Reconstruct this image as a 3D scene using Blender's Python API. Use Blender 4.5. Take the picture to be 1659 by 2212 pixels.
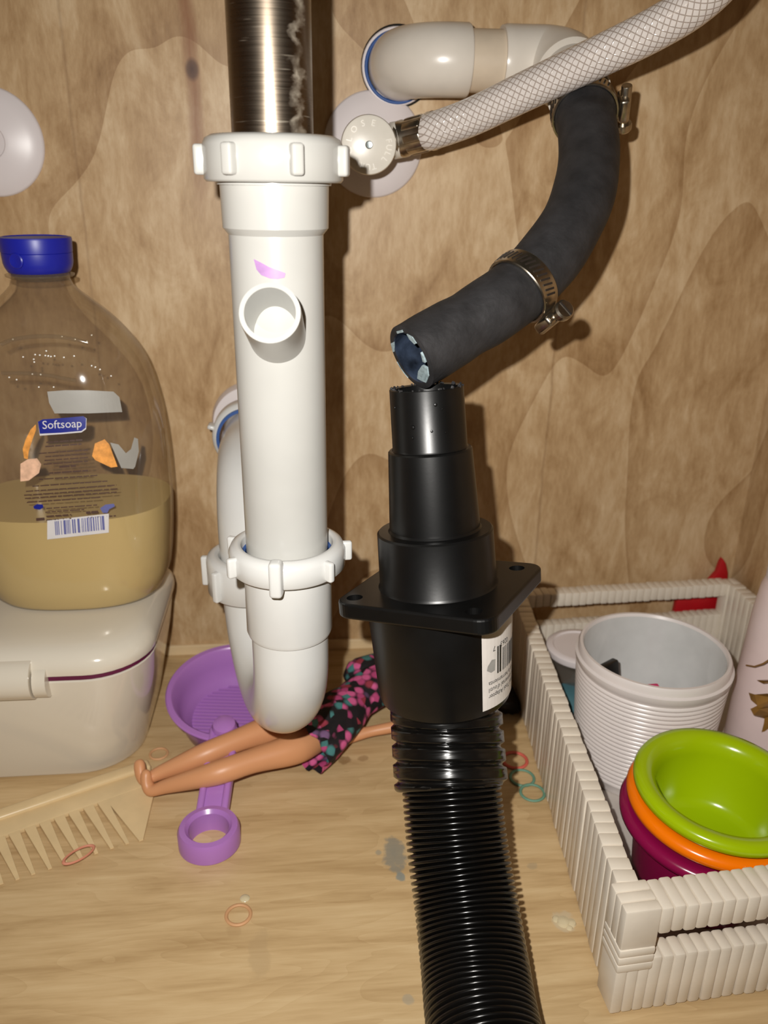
import bpy, bmesh, math, random
from mathutils import Vector, Matrix, noise
random.seed(7)
for o in list(bpy.data.objects): bpy.data.objects.remove(o)
SC = bpy.context.scene
COL = SC.collection
# ------------------------------------------------------------------ camera
IW, IH, FPX = 1659, 2212, 1750.0
CAM = Vector((0, 0, .345))
YAW, PITCH, ROLL = math.radians(-5.5), math.radians(22), math.radians(.8)
FW = Vector((-math.sin(YAW) * math.cos(PITCH), math.cos(YAW) * math.cos(PITCH), -math.sin(PITCH)))
RT0 = Vector((math.cos(YAW), math.sin(YAW), 0))
UP0 = RT0.cross(FW)
RT = math.cos(ROLL) * RT0 + math.sin(ROLL) * UP0
UP = -math.sin(ROLL) * RT0 + math.cos(ROLL) * UP0
cd = bpy.data.cameras.new('camera'); cam = bpy.data.objects.new('camera', cd); COL.objects.link(cam)
M = Matrix((RT, UP, -FW)).transposed().to_4x4(); M.translation = CAM
cam.matrix_world = M
cd.sensor_fit = 'HORIZONTAL'; cd.sensor_width = 36; cd.lens = FPX * 36 / IW
cd.clip_start = .01; cd.clip_end = 20
cd.dof.use_dof = True; cd.dof.focus_distance = .375; cd.dof.aperture_fstop = 15
SC.camera = cam
# ------------------------------------------------------------------ light: the phone's flash beside the lens, dim room behind
w = bpy.data.worlds.new('world'); SC.world = w; w.use_nodes = True
w.node_tree.nodes['Background'].inputs[0].default_value = (1, .86, .66, 1)
w.node_tree.nodes['Background'].inputs[1].default_value = .028
ld = bpy.data.lights.new('phone_flash', 'SPOT'); ld.spot_size = math.radians(138); ld.spot_blend = 1; ld.energy = 9.2; ld.color = (1, .965, .915)
ld.shadow_soft_size = .0028
lo = bpy.data.objects.new('phone_flash', ld); COL.objects.link(lo)
lo.matrix_world = M; lo.location = CAM - RT * .022 + UP * .024
SC.view_settings.view_transform = 'Standard'; SC.view_settings.look = 'None'
SC.view_settings.gamma = 1; SC.view_settings.use_curve_mapping = False
SC.view_settings.exposure = 0

# points of the place, from where they show and how far away they are
def ray(px, py): return FW + RT * ((px - IW / 2) / FPX) - UP * ((py - IH / 2) / FPX)
def aty(px, py, y): r = ray(px, py); return CAM + r * ((y - CAM.y) / r.y)
def atz(px, py, z): r = ray(px, py); return CAM + r * ((z - CAM.z) / r.z)
def atd(px, py, d): return CAM + ray(px, py) * d

# ------------------------------------------------------------------ materials
def lin(c):
    return tuple((x / 255 / 12.92) if x / 255 <= .04045 else ((x / 255 + .055) / 1.055) ** 2.4 for x in c) + (1,)
class NT:
    def __init__(s, name):
        s.m = bpy.data.materials.new(name); s.m.use_nodes = True; s.t = s.m.node_tree; s.n = s.t.nodes
        s.b = s.n['Principled BSDF']; s.out = s.n['Material Output']
    def new(s, typ, **kw):
        n = s.n.new(typ)
        for k, v in kw.items(): setattr(n, k, v)
        return n
    def put(s, sock, v):
        if hasattr(v, 'is_output') or isinstance(v, bpy.types.NodeSocket): s.t.links.new(v, sock)
        else: sock.default_value = v
    def coord(s, kind='Object', scale=(1, 1, 1), loc=(0, 0, 0), rot=(0, 0, 0)):
        c = s.new('ShaderNodeTexCoord'); mp = s.new('ShaderNodeMapping')
        mp.inputs['Scale'].default_value = scale; mp.inputs['Location'].default_value = loc; mp.inputs['Rotation'].default_value = rot
        s.t.links.new(c.outputs[kind], mp.inputs['Vector']); return mp.outputs[0]
    def noise(s, vec, scale, detail=3, rough=.5, dist=0):
        n = s.new('ShaderNodeTexNoise'); s.put(n.inputs['Vector'], vec); n.inputs['Scale'].default_value = scale
        n.inputs['Detail'].default_value = detail; n.inputs['Roughness'].default_value = rough; n.inputs['Distortion'].default_value = dist
        return n.outputs['Fac']
    def math(s, op, a, b=0.0, c=None, clamp=False):
        n = s.new('ShaderNodeMath', operation=op, use_clamp=clamp); s.put(n.inputs[0], a); s.put(n.inputs[1], b)
        if c is not None: s.put(n.inputs[2], c)
        return n.outputs[0]
    def ramp(s, fac, stops, interp='LINEAR'):
        n = s.new('ShaderNodeValToRGB'); s.put(n.inputs[0], fac); r = n.color_ramp; r.interpolation = interp
        while len(r.elements) < len(stops): r.elements.new(.5)
        for e, (p, c) in zip(r.elements, stops):
            e.position = p; e.color = c if len(c) == 4 else lin(c)
        return n.outputs[0]
    def mix(s, fac, a, b, mode='MIX'):
        n = s.new('ShaderNodeMix', data_type='RGBA', blend_type=mode)
        s.put(n.inputs[0], fac); s.put(n.inputs[6], a); s.put(n.inputs[7], b); return n.outputs[2]
    def sep(s, vec):
        n = s.new('ShaderNodeSeparateXYZ'); s.put(n.inputs[0], vec); return n.outputs
    def bump(s, h, strength=.3, dist=.001):
        n = s.new('ShaderNodeBump'); s.put(n.inputs['Height'], h); n.inputs['Strength'].default_value = strength
        n.inputs['Distance'].default_value = dist; s.t.links.new(n.outputs[0], s.b.inputs['Normal'])
def mat(name, rgb, rough=.4, metal=0, spec=.5, coat=0, var=None, bump=None, sss=0):
    t = NT(name); b = t.b
    b.inputs['Roughness'].default_value = rough; b.inputs['Metallic'].default_value = metal
    b.inputs['Specular IOR Level'].default_value = spec; b.inputs['Coat Weight'].default_value = coat
    b.inputs['Coat Roughness'].default_value = .08
    c = lin(rgb)
    sc, am = var if var else (60, .06)
    f = t.noise(t.coord(), sc, 3)
    lo_ = tuple(max(0, x * (1 - am)) for x in c[:3]) + (1,); hi = tuple(min(1, x * (1 + am)) for x in c[:3]) + (1,)
    t.put(b.inputs['Base Color'], t.ramp(f, [(.3, lo_), (.7, hi)]))
    if bump: t.bump(t.noise(t.coord(), bump[0], 3), bump[1], bump[2] if len(bump) > 2 else .0005)
    if sss:
        b.inputs['Subsurface Weight'].default_value = sss; b.inputs['Subsurface Radius'].default_value = (.004, .003, .002)
        b.inputs['Subsurface Scale'].default_value = .5
    return t.m

def wood_wall(name, x0, knot=True):
    t = NT(name)
    big = t.noise(t.coord(scale=(2.0, 2.0, .8), loc=(.37, .1, .9)), 2.6, 2, .45, .25)
    saw = t.math('FRACT', t.math('MULTIPLY', big, 8.0))
    blot = t.noise(t.coord(scale=(1.7, 1.7, .8)), 20, 7, .66, .6)
    fleck = t.noise(t.coord(scale=(7, 7, 1.8)), 34, 5, .68)
    v = t.math('ADD', t.math('MULTIPLY', saw, .13), t.math('ADD', t.math('MULTIPLY', blot, .95), t.math('MULTIPLY', fleck, .42)))
    col = t.ramp(v, [(.42, (134, 101, 64)), (.60, (166, 133, 93)), (.76, (188, 157, 117)), (.95, (210, 184, 147))])
    line = t.ramp(saw, [(0, (120, 84, 48)), (.05, (150, 116, 78)), (.14, (255, 255, 255)), (1, (255, 255, 255))])
    lm = t.ramp(saw, [(0, (1, 1, 1, 1)), (.07, (.35, .35, .35, 1)), (.22, (0, 0, 0, 1))])
    lm2 = t.math('MULTIPLY', t.math('MULTIPLY', lm, t.noise(t.coord(loc=(3, 1, 2)), 9, 2)), .5)
    col = t.mix(lm2, col, lin((136, 100, 62)))
    if knot:
        p = t.sep(t.coord()); wob = t.math('MULTIPLY', t.math('SUBTRACT', t.noise(t.coord(), 25, 2), .5), .010)
        # a brown sap streak running down through a small dark knot
        cx = t.math('ADD', t.math('ABSOLUTE', t.math('ADD', t.math('SUBTRACT', p[0], KX), wob)), 0)
        st = t.ramp(t.math('DIVIDE', cx, .0062), [(.0, (1, 1, 1, 1)), (.6, (.6, .6, .6, 1)), (1, (0, 0, 0, 1))])
        zz = t.ramp(t.math('SUBTRACT', p[2], KZ - .09), [(0, (0, 0, 0, 1)), (.05, (1, 1, 1, 1)), (.2, (1, 1, 1, 1)), (.3, (.2, .2, .2, 1))])
        col = t.mix(t.math('MULTIPLY', t.math('MULTIPLY', st, zz), .75), col, lin((128, 74, 32)))
        dz = t.math('SUBTRACT', p[2], KZ); dx = t.math('SUBTRACT', p[0], KX)
        dd = t.math('SQRT', t.math('ADD', t.math('MULTIPLY', dx, dx), t.math('MULTIPLY', t.math('MULTIPLY', dz, dz), .45)))
        col = t.mix(t.math('MULTIPLY', t.ramp(t.math('DIVIDE', dd, .0048), [(0, (1, 1, 1, 1)), (.6, (.8, .8, .8, 1)), (1, (0, 0, 0, 1))]), .95), col, lin((66, 30, 8)))
        # seam line further right and a second faint streak
        for xs, amt in ((SX1, .35), (SX2, .3)):
            c2 = t.math('ABSOLUTE', t.math('ADD', t.math('SUBTRACT', p[0], xs), t.math('MULTIPLY', wob, .4)))
            col = t.mix(t.math('MULTIPLY', t.ramp(t.math('DIVIDE', c2, .0014), [(0, (1, 1, 1, 1)), (1, (0, 0, 0, 1))]), amt), col, lin((110, 76, 44)))
    t.put(t.b.inputs['Base Color'], col); t.b.inputs['Roughness'].default_value = .42
    t.b.inputs['Specular IOR Level'].default_value = .35
    t.bump(t.noise(t.coord(scale=(10, 10, 1)), 60, 3), .08, .0004)
    return t.m
kp = aty(415, 150, .5627); KX, KZ = kp.x, kp.z
SX1 = aty(1262, 60, .5627).x; SX2 = aty(160, 300, .5627).x

def wood_floor():
    t = NT('maple_floor')
    g1 = t.noise(t.coord(scale=(1.0, 9, 1)), 9, 4, .55, .6)
    g2 = t.noise(t.coord(scale=(1.2, 14, 1)), 30, 4, .6, .2)
    g3 = t.noise(t.coord(scale=(1, 6, 1)), 5, 2, .5, .5)
    saw = t.math('FRACT', t.math('MULTIPLY', g3, 11))
    v = t.math('ADD', t.math('MULTIPLY', g1, .6), t.math('ADD', t.math('MULTIPLY', g2, .3), t.math('MULTIPLY', saw, .05)))
    col = t.ramp(v, [(.3, (176, 145, 101)), (.5, (203, 174, 129)), (.72, (222, 197, 153))])
    lm = t.ramp(saw, [(0, (.6, .6, .6, 1)), (.06, (.1, .1, .1, 1)), (.15, (0, 0, 0, 1))])
    col = t.mix(t.math('MULTIPLY', lm, .13), col, lin((160, 126, 84)))
    p = t.sep(t.coord()); wob = t.math('SUBTRACT', t.noise(t.coord(), 130, 4, .6), .5)
    for px, py, rr, asp, rgb, a in STAINS:
        c = atz(px, py, 0)
        dx = t.math('SUBTRACT', p[0], c.x); dy = t.math('MULTIPLY', t.math('SUBTRACT', p[1], c.y), asp)
        d = t.math('SQRT', t.math('ADD', t.math('MULTIPLY', dx, dx), t.math('MULTIPLY', dy, dy)))
        d = t.math('ADD', t.math('DIVIDE', d, rr), t.math('MULTIPLY', wob, 1.6))
        col = t.mix(t.math('MULTIPLY', t.ramp(d, [(.0, (1, 1, 1, 1)), (.7, (.9, .9, .9, 1)), (1, (0, 0, 0, 1))]), a), col, lin(rgb))
    t.put(t.b.inputs['Base Color'], col); t.b.inputs['Roughness'].default_value = .38
    t.b.inputs['Specular IOR Level'].default_value = .4
    t.bump(t.noise(t.coord(scale=(1, 10, 1)), 70, 3), .06, .0003)
    return t.m
STAINS = [(852, 1845, .0075, .55, (134, 134, 124), .85), (866, 1895, .0028, .8, (120, 136, 138), .8), (818, 1842, .0022, 1, (140, 142, 132), .6),
          (742, 1642, .005, 1.1, (140, 108, 70), .75), (784, 1638, .0035, 1.1, (150, 118, 80), .6), (1150, 1870, .003, 1, (150, 140, 120), .4),
          (1218, 1990, .006, .9, (196, 186, 162), .55), (505, 2010, .004, 1, (170, 140, 100), .35), (560, 2060, .006, .4, (176, 150, 112), .4),
          (1198, 1700, .002, 1, (150, 150, 130), .5), (880, 2160, .003, 1, (150, 150, 140), .5)]

MT = {}
MT['pvc'] = mat('white_pvc', (210, 210, 207), .22, spec=.5, var=(30, .04))
MT['pvc_near_dimmed'] = mat('white_pvc_dimmed_for_flash', (184, 183, 178), .24, spec=.5, var=(30, .04))  # white PVC again, base colour darkened to offset the stronger flash up close
MT['pvc_far'] = mat('aged_white_pvc', (220, 212, 200), .25, var=(40, .05))
MT['pvc_pipe'] = mat('beige_pvc_pipe', (208, 192, 170), .35, var=(60, .07))
MT['esc'] = mat('white_escutcheon_plastic', (222, 214, 214), .35, var=(25, .03))
MT['knob'] = mat('white_valve_plastic', (222, 216, 204), .3, bump=(160, .1, .0004))
MT['blue'] = mat('blue_rubber_washer', (40, 78, 140), .5)
MT['black_gap'] = mat('dark_wall_gap', (26, 24, 22), .8)
MT['rubber'] = mat('black_rubber', (43, 42, 43), .6, spec=.35, var=(110, .3), bump=(420, .5, .0005))
MT['rubber_in'] = mat('wet_rubber_lining', (38, 46, 60), .3, var=(120, .7), bump=(300, .5, .0006))
MT['residue'] = mat('pale_blue_residue', (150, 166, 170), .35, var=(500, .35))
MT['abs'] = mat('black_abs_plastic', (9, 9, 9), .34, spec=.45, var=(90, .25), bump=(500, .05, .0002))
MT['hose'] = mat('black_vinyl_hose', (14, 13, 12), .2, spec=.5, var=(70, .2))
MT['stain_steel'] = None
MT['clamp'] = mat('clamp_steel', (186, 176, 160), .28, 1, var=(200, .25))
MT['dark'] = mat('clamp_slot_dark', (34, 26, 20), .6)
MT['screw'] = mat('zinc_screw', (190, 200, 200), .25, 1)
MT['boxwhite'] = mat('glossy_white_plastic', (214, 206, 190), .12, spec=.5, coat=.3, var=(12, .02))
MT['maroon'] = mat('maroon_gasket', (92, 22, 60), .4)
MT['capblue'] = mat('blue_cap_plastic', (24, 32, 150), .38, var=(30, .05))
MT['soap'] = mat('cream_liquid_soap', (214, 192, 136), .25, var=(10, .04), sss=.0)
MT['labelblue'] = mat('label_blue', (20, 32, 130), .4)
MT['labelwhite'] = mat('label_white', (208, 205, 205), .45)
MT['frost'] = mat('frosted_label', (152, 149, 142), .5)
MT['print'] = mat('brown_grey_print', (74, 52, 44), .5)
MT['barcode'] = mat('barcode_blue', (92, 96, 150), .5)
MT['orange_print'] = mat('orange_fruit_print', (224, 152, 70), .5, var=(300, .25))
MT['peach_print'] = mat('peach_print', (222, 180, 150), .5, var=(300, .2))
MT['purple'] = mat('purple_toy_plastic', (172, 118, 190), .28, sss=0, var=(20, .03))
MT['skin'] = mat('doll_vinyl', (210, 150, 106), .42, var=(40, .04))
MT['hair'] = mat('black_doll_hair', (14, 12, 12), .45, bump=(400, .6, .0006))
MT['comb'] = mat('beige_comb_plastic', (220, 194, 148), .35, var=(80, .05))
MT['el_pink'] = mat('pink_elastic', (208, 138, 112), .6)
MT['el_tan'] = mat('tan_elastic', (204, 156, 112), .6)
MT['el_teal'] = mat('teal_elastic', (104, 146, 124), .6)
MT['el_red'] = mat('red_elastic', (206, 96, 80), .6)
MT['strap'] = mat('white_plastic_strap', (224, 214, 198), .3, var=(90, .05), bump=(180, .08, .0004))
MT['basketin'] = mat('basket_base', (196, 188, 180), .5)
MT['mug'] = mat('white_stoneware', (218, 210, 206), .3, var=(40, .03))
MT['mugin'] = mat('white_glaze', (205, 205, 203), .12, coat=.3)
MT['lime'] = mat('lime_plastic', (156, 182, 6), .2, spec=.5, var=(20, .04))
MT['orange'] = mat('orange_plastic', (242, 120, 4), .22, var=(20, .04))
MT['magenta'] = mat('magenta_plastic', (132, 14, 66), .22, var=(20, .05))
MT['pinkbottle'] = mat('pale_pink_plastic', (228, 208, 205), .4, var=(60, .04))
MT['gold'] = mat('gold_brown_print', (138, 100, 44), .4, var=(150, .15))
MT['red'] = mat('red_plastic', (176, 16, 26), .45)
MT['teal'] = mat('teal_plastic', (78, 122, 132), .4)
MT['hotpink'] = mat('hot_pink_plastic', (204, 50, 108), .4)
MT['blackthing'] = mat('black_gloss', (16, 15, 14), .35)
MT['greybit'] = mat('grey_smudge', (150, 148, 144), .5)
MT['paper'] = mat('sticker_paper', (214, 208, 202), .5, var=(200, .04))
MT['ink'] = mat('sticker_ink', (30, 26, 26), .5)
MT['glue'] = mat('clear_dried_glue', (206, 192, 158), .12)
MT['lav'] = mat('lavender_smear', (170, 130, 180), .4, var=(200, .15))
MT['trim'] = mat('pale_edge_strip', (214, 190, 150), .4, var=(30, .08))
MT['wall'] = wood_wall('birch_plywood_back', 0)
MT['wall_side'] = wood_wall('birch_plywood_side', 0, knot=False)
MT['floor'] = wood_floor()

def steel_mat():
    t = NT('brushed_steel'); b = t.b
    b.inputs['Metallic'].default_value = 1
    scr = t.noise(t.coord(scale=(1, 1, 60)), 40, 4, .6)
    rough = t.math('ADD', .2, t.math('MULTIPLY', scr, .22)); t.put(b.inputs['Roughness'], rough)
    p = t.sep(t.coord())
    # pale limescale drip and scratches
    drip = t.math('ABSOLUTE', t.math('ADD', t.math('SUBTRACT', p[0], .0105), t.math('MULTIPLY', t.math('SUBTRACT', t.noise(t.coord(scale=(1, 1, 2)), 110, 4), .5), .012)))
    dm = t.ramp(t.math('DIVIDE', drip, .0022), [(0, (.75, .75, .75, 1)), (.6, (.45, .45, .45, 1)), (1, (0, 0, 0, 1))])
    dn = t.ramp(t.noise(t.coord(), 160, 3), [(.35, (.2, .2, .2, 1)), (.6, (1, 1, 1, 1))])
    dm = t.math('MULTIPLY', dm, dn)
    sc2 = t.ramp(t.noise(t.coord(scale=(1, 1, 14), rot=(0, .12, 0)), 55, 2, .4), [(.68, (0, 0, 0, 1)), (.74, (.45, .45, .45, 1))])
    zz = t.ramp(t.math('MULTIPLY', t.math('SUBTRACT', p[2], .005), 8), [(0, (1, 1, 1, 1)), (.3, (.8, .8, .8, 1)), (.6, (0, 0, 0, 1))])
    m = t.math('MAXIMUM', dm, t.math('MULTIPLY', sc2, zz))
    t.put(b.inputs['Base Color'], t.mix(m, lin((128, 116, 102)), lin((180, 172, 156))))
    t.put(b.inputs['Metallic'], t.math('SUBTRACT', 1, t.math('MULTIPLY', m, .8)))
    return t.m
MT['steel'] = steel_mat()

def clear_mat(name, tint, rough=.05, refl=1.0, haze=.05):
    t = NT(name); t.n.remove(t.b)
    tr = t.new('ShaderNodeBsdfTransparent'); tr.inputs[0].default_value = lin(tint)
    gl = t.new('ShaderNodeBsdfGlossy'); gl.inputs['Roughness'].default_value = rough
    fr = t.new('ShaderNodeLayerWeight'); fr.inputs[0].default_value = .5
    mx = t.new('ShaderNodeMixShader'); t.put(mx.inputs[0], t.math('ADD', .045, t.math('MULTIPLY', t.math('POWER', fr.outputs['Facing'], 4.0), .55 * refl)))
    t.t.links.new(tr.outputs[0], mx.inputs[1]); t.t.links.new(gl.outputs[0], mx.inputs[2])
    df = t.new('ShaderNodeBsdfDiffuse'); df.inputs[0].default_value = lin((205, 198, 186)); m2 = t.new('ShaderNodeMixShader'); m2.inputs[0].default_value = haze
    t.t.links.new(mx.outputs[0], m2.inputs[1]); t.t.links.new(df.outputs[0], m2.inputs[2]); t.t.links.new(m2.outputs[0], t.out.inputs[0]); return t.m
MT['clear'] = clear_mat('clear_bottle_plastic', (240, 236, 228), .06)
MT['bubble'] = mat('painted_bubble_glint', (225, 222, 215), .1, coat=.5)  # near-white base colour paints in the bright glints on the bubbles
MT['clearcup'] = clear_mat('clear_cup_plastic', (225, 225, 225), .08)

def braid_mat():
    t = NT('braided_vinyl'); c = t.new('ShaderNodeTexCoord'); s = t.sep(c.outputs['UV'])
    def line(a, b):
        f = t.math('FRACT', t.math('ADD', t.math('MULTIPLY', s[0], a), t.math('MULTIPLY', s[1], b)))
        return t.ramp(f, [(0, (1, 1, 1, 1)), (.1, (1, 1, 1, 1)), (.17, (0, 0, 0, 1)), (.93, (0, 0, 0, 1)), (1, (1, 1, 1, 1))])
    l = t.math('MAXIMUM', line(15, 250), line(15, -250))
    t.put(t.b.inputs['Base Color'], t.mix(t.math('MULTIPLY', l, .75), lin((216, 208, 202)), lin((136, 118, 104))))
    t.b.inputs['Roughness'].default_value = .14; t.b.inputs['Coat Weight'].default_value = .5
    t.bump(l, .35, .0004); return t.m
MT['braid'] = braid_mat()

def dress_mat():
    t = NT('floral_fabric')
    v = t.new('ShaderNodeTexVoronoi'); v.inputs['Scale'].default_value = 185; t.put(v.inputs['Vector'], t.coord())
    r = t.sep(v.outputs['Color'])
    col = t.ramp(r[0], [(0, (16, 14, 20)), (.30, (20, 16, 24)), (.30, (214, 96, 150)), (.56, (184, 70, 122)), (.70, (70, 128, 128)), (.79, (150, 52, 70)), (.84, (24, 18, 26)), (.92, (120, 90, 130))], 'CONSTANT')
    col = t.mix(t.ramp(v.outputs['Distance'], [(.45, (0, 0, 0, 1)), (.8, (1, 1, 1, 1))]), col, lin((20, 16, 22)))
    t.put(t.b.inputs['Base Color'], col); t.b.inputs['Roughness'].default_value = .7; return t.m
MT['dress'] = dress_mat()

# ------------------------------------------------------------------ mesh helpers
ORG = {}
def obj(name, vf, m, parent=None, loc=None, smooth=True, angle=38, uv=None):
    V, F = vf[0], vf[1]
    me = bpy.data.meshes.new(name)
    o = bpy.data.objects.new(name, me); COL.objects.link(o)
    if parent is not None:
        org = ORG[parent.name]; o.parent = parent
    else:
        org = Vector(loc) if loc is not None else Vector((0, 0, 0)); o.location = org
    ORG[o.name] = org
    me.from_pydata([tuple(Vector(v) - org) for v in V], [], F)
    bm = bmesh.new(); bm.from_mesh(me); bmesh.ops.recalc_face_normals(bm, faces=bm.faces); bm.to_mesh(me); bm.free()
    if smooth:
        me.polygons.foreach_set('use_smooth', [True] * len(me.polygons))
        if angle: me.set_sharp_from_angle(angle=math.radians(angle))
    if uv:
        lay = me.uv_layers.new(name='UV')
        for p in me.polygons:
            us = [uv[me.loops[l].vertex_index] for l in p.loop_indices]
            wrap = max(u[0] for u in us) - min(u[0] for u in us) > .5
            for l, u in zip(p.loop_indices, us):
                lay.data[l].uv = (u[0] + 1 if wrap and u[0] < .5 else u[0], u[1])
    me.materials.append(m)
    return o
def thing(name, label, cat, loc, group=None):
    o = bpy.data.objects.new(name, None); COL.objects.link(o); o.location = loc; o.empty_display_size = .01
    o['label'] = label; o['category'] = cat
    if group: o['group'] = group
    ORG[o.name] = Vector(loc); return o
def tag(o, label, cat, group=None):
    o['label'] = label; o['category'] = cat
    if group: o['group'] = group
    return o
def struct(o): o['kind'] = 'structure'; return o
def share(name, data, m4, parent):
    o = bpy.data.objects.new(name, data); COL.objects.link(o); o.parent = parent
    o.matrix_local = Matrix.Translation(-ORG[parent.name]) @ m4; ORG[o.name] = ORG[parent.name]; return o
def join(*parts):
    V, F = [], []
    for v, f in parts:
        b = len(V); V += list(v); F += [tuple(i + b for i in q) for q in f]
    return V, F
def xf(vf, m4): return [m4 @ Vector(v) for v in vf[0]], vf[1]
def loft(rings, cap0=False, cap1=False, closed=False):
    n = len(rings[0]); V = [p for r in rings for p in r]; F = []
    R_ = len(rings)
    for i in range(R_ if closed else R_ - 1):
        a, b = i * n, ((i + 1) % R_) * n
        for j in range(n): F.append((a + j, a + (j + 1) % n, b + (j + 1) % n, b + j))
    if cap0: F.append(tuple(range(n - 1, -1, -1)))
    if cap1: F.append(tuple((R_ - 1) * n + j for j in range(n)))
    return V, F
def frame(axis, ref=None):
    a = Vector(axis).normalized(); r = Vector(ref) if ref is not None else (Vector((1, 0, 0)) if abs(a.x) < .9 else Vector((0, 1, 0)))
    x = (r - a * r.dot(a)).normalized(); y = a.cross(x); return x, y, a
def lathe(prof, org=(0, 0, 0), axis=(0, 0, 1), n=64, cap0=True, cap1=True, ref=None, closed=False):
    x, y, a = frame(axis, ref); org = Vector(org)
    rings = [[org + a * z + (x * math.cos(2 * math.pi * j / n) + y * math.sin(2 * math.pi * j / n)) * r for j in range(n)] for r, z in prof]
    return loft(rings, cap0, cap1, closed)
def catmull(P, n):
    P = [Vector(p) for p in P]; Q = [P[0] * 2 - P[1]] + P + [P[-1] * 2 - P[-2]]; out = []
    for i in range(1, len(Q) - 2):
        for k in range(n):
            t = k / n
            out.append(.5 * ((2 * Q[i]) + (Q[i + 1] - Q[i - 1]) * t + (2 * Q[i - 1] - 5 * Q[i] + 4 * Q[i + 1] - Q[i + 2]) * t * t + (3 * Q[i] - Q[i - 1] - 3 * Q[i + 1] + Q[i + 2]) * t ** 3))
    out.append(P[-1]); return out
def resample(P, step):
    out = [P[0]]; acc = 0
    for a, b in zip(P, P[1:]):
        L = (b - a).length; s = step - acc
        while s <= L: out.append(a.lerp(b, s / L)); s += step
        acc = (acc + L) % step if L < s else L - (s - step)
    return out
def frames(path, ref=None):
    T = []
    for i in range(len(path)):
        T.append((path[min(i + 1, len(path) - 1)] - path[max(i - 1, 0)]).normalized())
    x, y, _ = frame(T[0], ref); out = []
    for i, t in enumerate(T):
        if i: x = (x - t * x.dot(t)).normalized()
        y = t.cross(x); out.append((path[i], x, y, t))
    return out
def ringof(fr, r, n, ry=None):
    p, x, y, t = fr; ry = r if ry is None else ry
    return [p + x * (math.cos(2 * math.pi * j / n) * r) + y * (math.sin(2 * math.pi * j / n) * ry) for j in range(n)]
def sweep(path, rad, n=32, cap0=True, cap1=True, ref=None):
    fr = frames(path, ref); R_ = rad if hasattr(rad, '__len__') else [rad] * len(path)
    return loft([ringof(f, r, n) for f, r in zip(fr, R_)], cap0, cap1)
def bm_vf(bm):
    bm.verts.index_update(); r = [v.co.copy() for v in bm.verts], [tuple(v.index for v in f.verts) for f in bm.faces]; bm.free(); return r
def rbox(sx, sy, sz, bev=0, seg=2, m4=None):
    bm = bmesh.new(); bmesh.ops.create_cube(bm, size=1)
    for v in bm.verts: v.co = Vector((v.co.x * sx, v.co.y * sy, v.co.z * sz))
    if bev: bmesh.ops.bevel(bm, geom=list(bm.edges), offset=bev, segments=seg, affect='EDGES', profile=.5)
    r = bm_vf(bm); return xf(r, m4) if m4 else r
def prism(outline, z0, z1, bev=0, seg=2):
    bm = bmesh.new(); vs = [bm.verts.new((p[0], p[1], z0)) for p in outline]; f = bm.faces.new(vs)
    r = bmesh.ops.extrude_face_region(bm, geom=[f])
    for v in r['geom']:
        if isinstance(v, bmesh.types.BMVert): v.co.z = z1
    if bev:
        es = [e for e in bm.edges if abs(e.verts[0].co.z - e.verts[1].co.z) < 1e-7]
        bmesh.ops.bevel(bm, geom=es, offset=bev, segments=seg, affect='EDGES', profile=.5)
    return bm_vf(bm)
def rrect(x0, x1, y0, y1, r, n=8):
    o = []
    for cx, cy, a0 in ((x1 - r, y1 - r, 0), (x0 + r, y1 - r, 90), (x0 + r, y0 + r, 180), (x1 - r, y0 + r, 270)):
        for k in range(n + 1):
            a = math.radians(a0 + 90 * k / n); o.append((cx + r * math.cos(a), cy + r * math.sin(a)))
    return o
def basis(x, y, z, p=(0, 0, 0)):
    m4 = Matrix((x, y, z)).transposed().to_4x4(); m4.translation = Vector(p); return m4
def text_vf(body, size, align='CENTER', extrude=0):
    cu = bpy.data.curves.new('t', 'FONT'); cu.body = body; cu.size = size; cu.align_x = align; cu.align_y = 'CENTER'; cu.extrude = extrude
    cu.resolution_u = 3
    o = bpy.data.objects.new('t', cu); COL.objects.link(o)
    dg = bpy.context.evaluated_depsgraph_get(); me = bpy.data.meshes.new_from_object(o.evaluated_get(dg))
    r = [v.co.copy() for v in me.vertices], [tuple(p.vertices) for p in me.polygons]
    bpy.data.objects.remove(o); bpy.data.curves.remove(cu); bpy.data.meshes.remove(me); return r
def torus(R_, r, c, n=40, k=12, axis=(0, 0, 1), sy=1, flat=1):
    x, y, a = frame(axis); c = Vector(c); rings = []
    for i in range(n):
        t = 2 * math.pi * i / n; d = x * math.cos(t) + y * (math.sin(t) * sy); p = c + d * R_
        rings.append([p + d * (r * math.cos(2 * math.pi * j / k)) + a * (r * flat * math.sin(2 * math.pi * j / k)) for j in range(k)])
    return loft(rings, closed=True)
def proj(P):
    d = Vector(P) - CAM; z = d.dot(FW); return IW / 2 + FPX * d.dot(RT) / z, IH / 2 - FPX * d.dot(UP) / z
def onplane(px, py, p0, nrm):
    r = ray(px, py); return CAM + r * ((Vector(p0) - CAM).dot(nrm) / r.dot(nrm))
def box_vf(x0, x1, y0, y1, z0, z1, bev=0):
    return rbox(x1 - x0, y1 - y0, z1 - z0, bev, 2, Matrix.Translation(((x0 + x1) / 2, (y0 + y1) / 2, (z0 + z1) / 2)))
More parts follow.
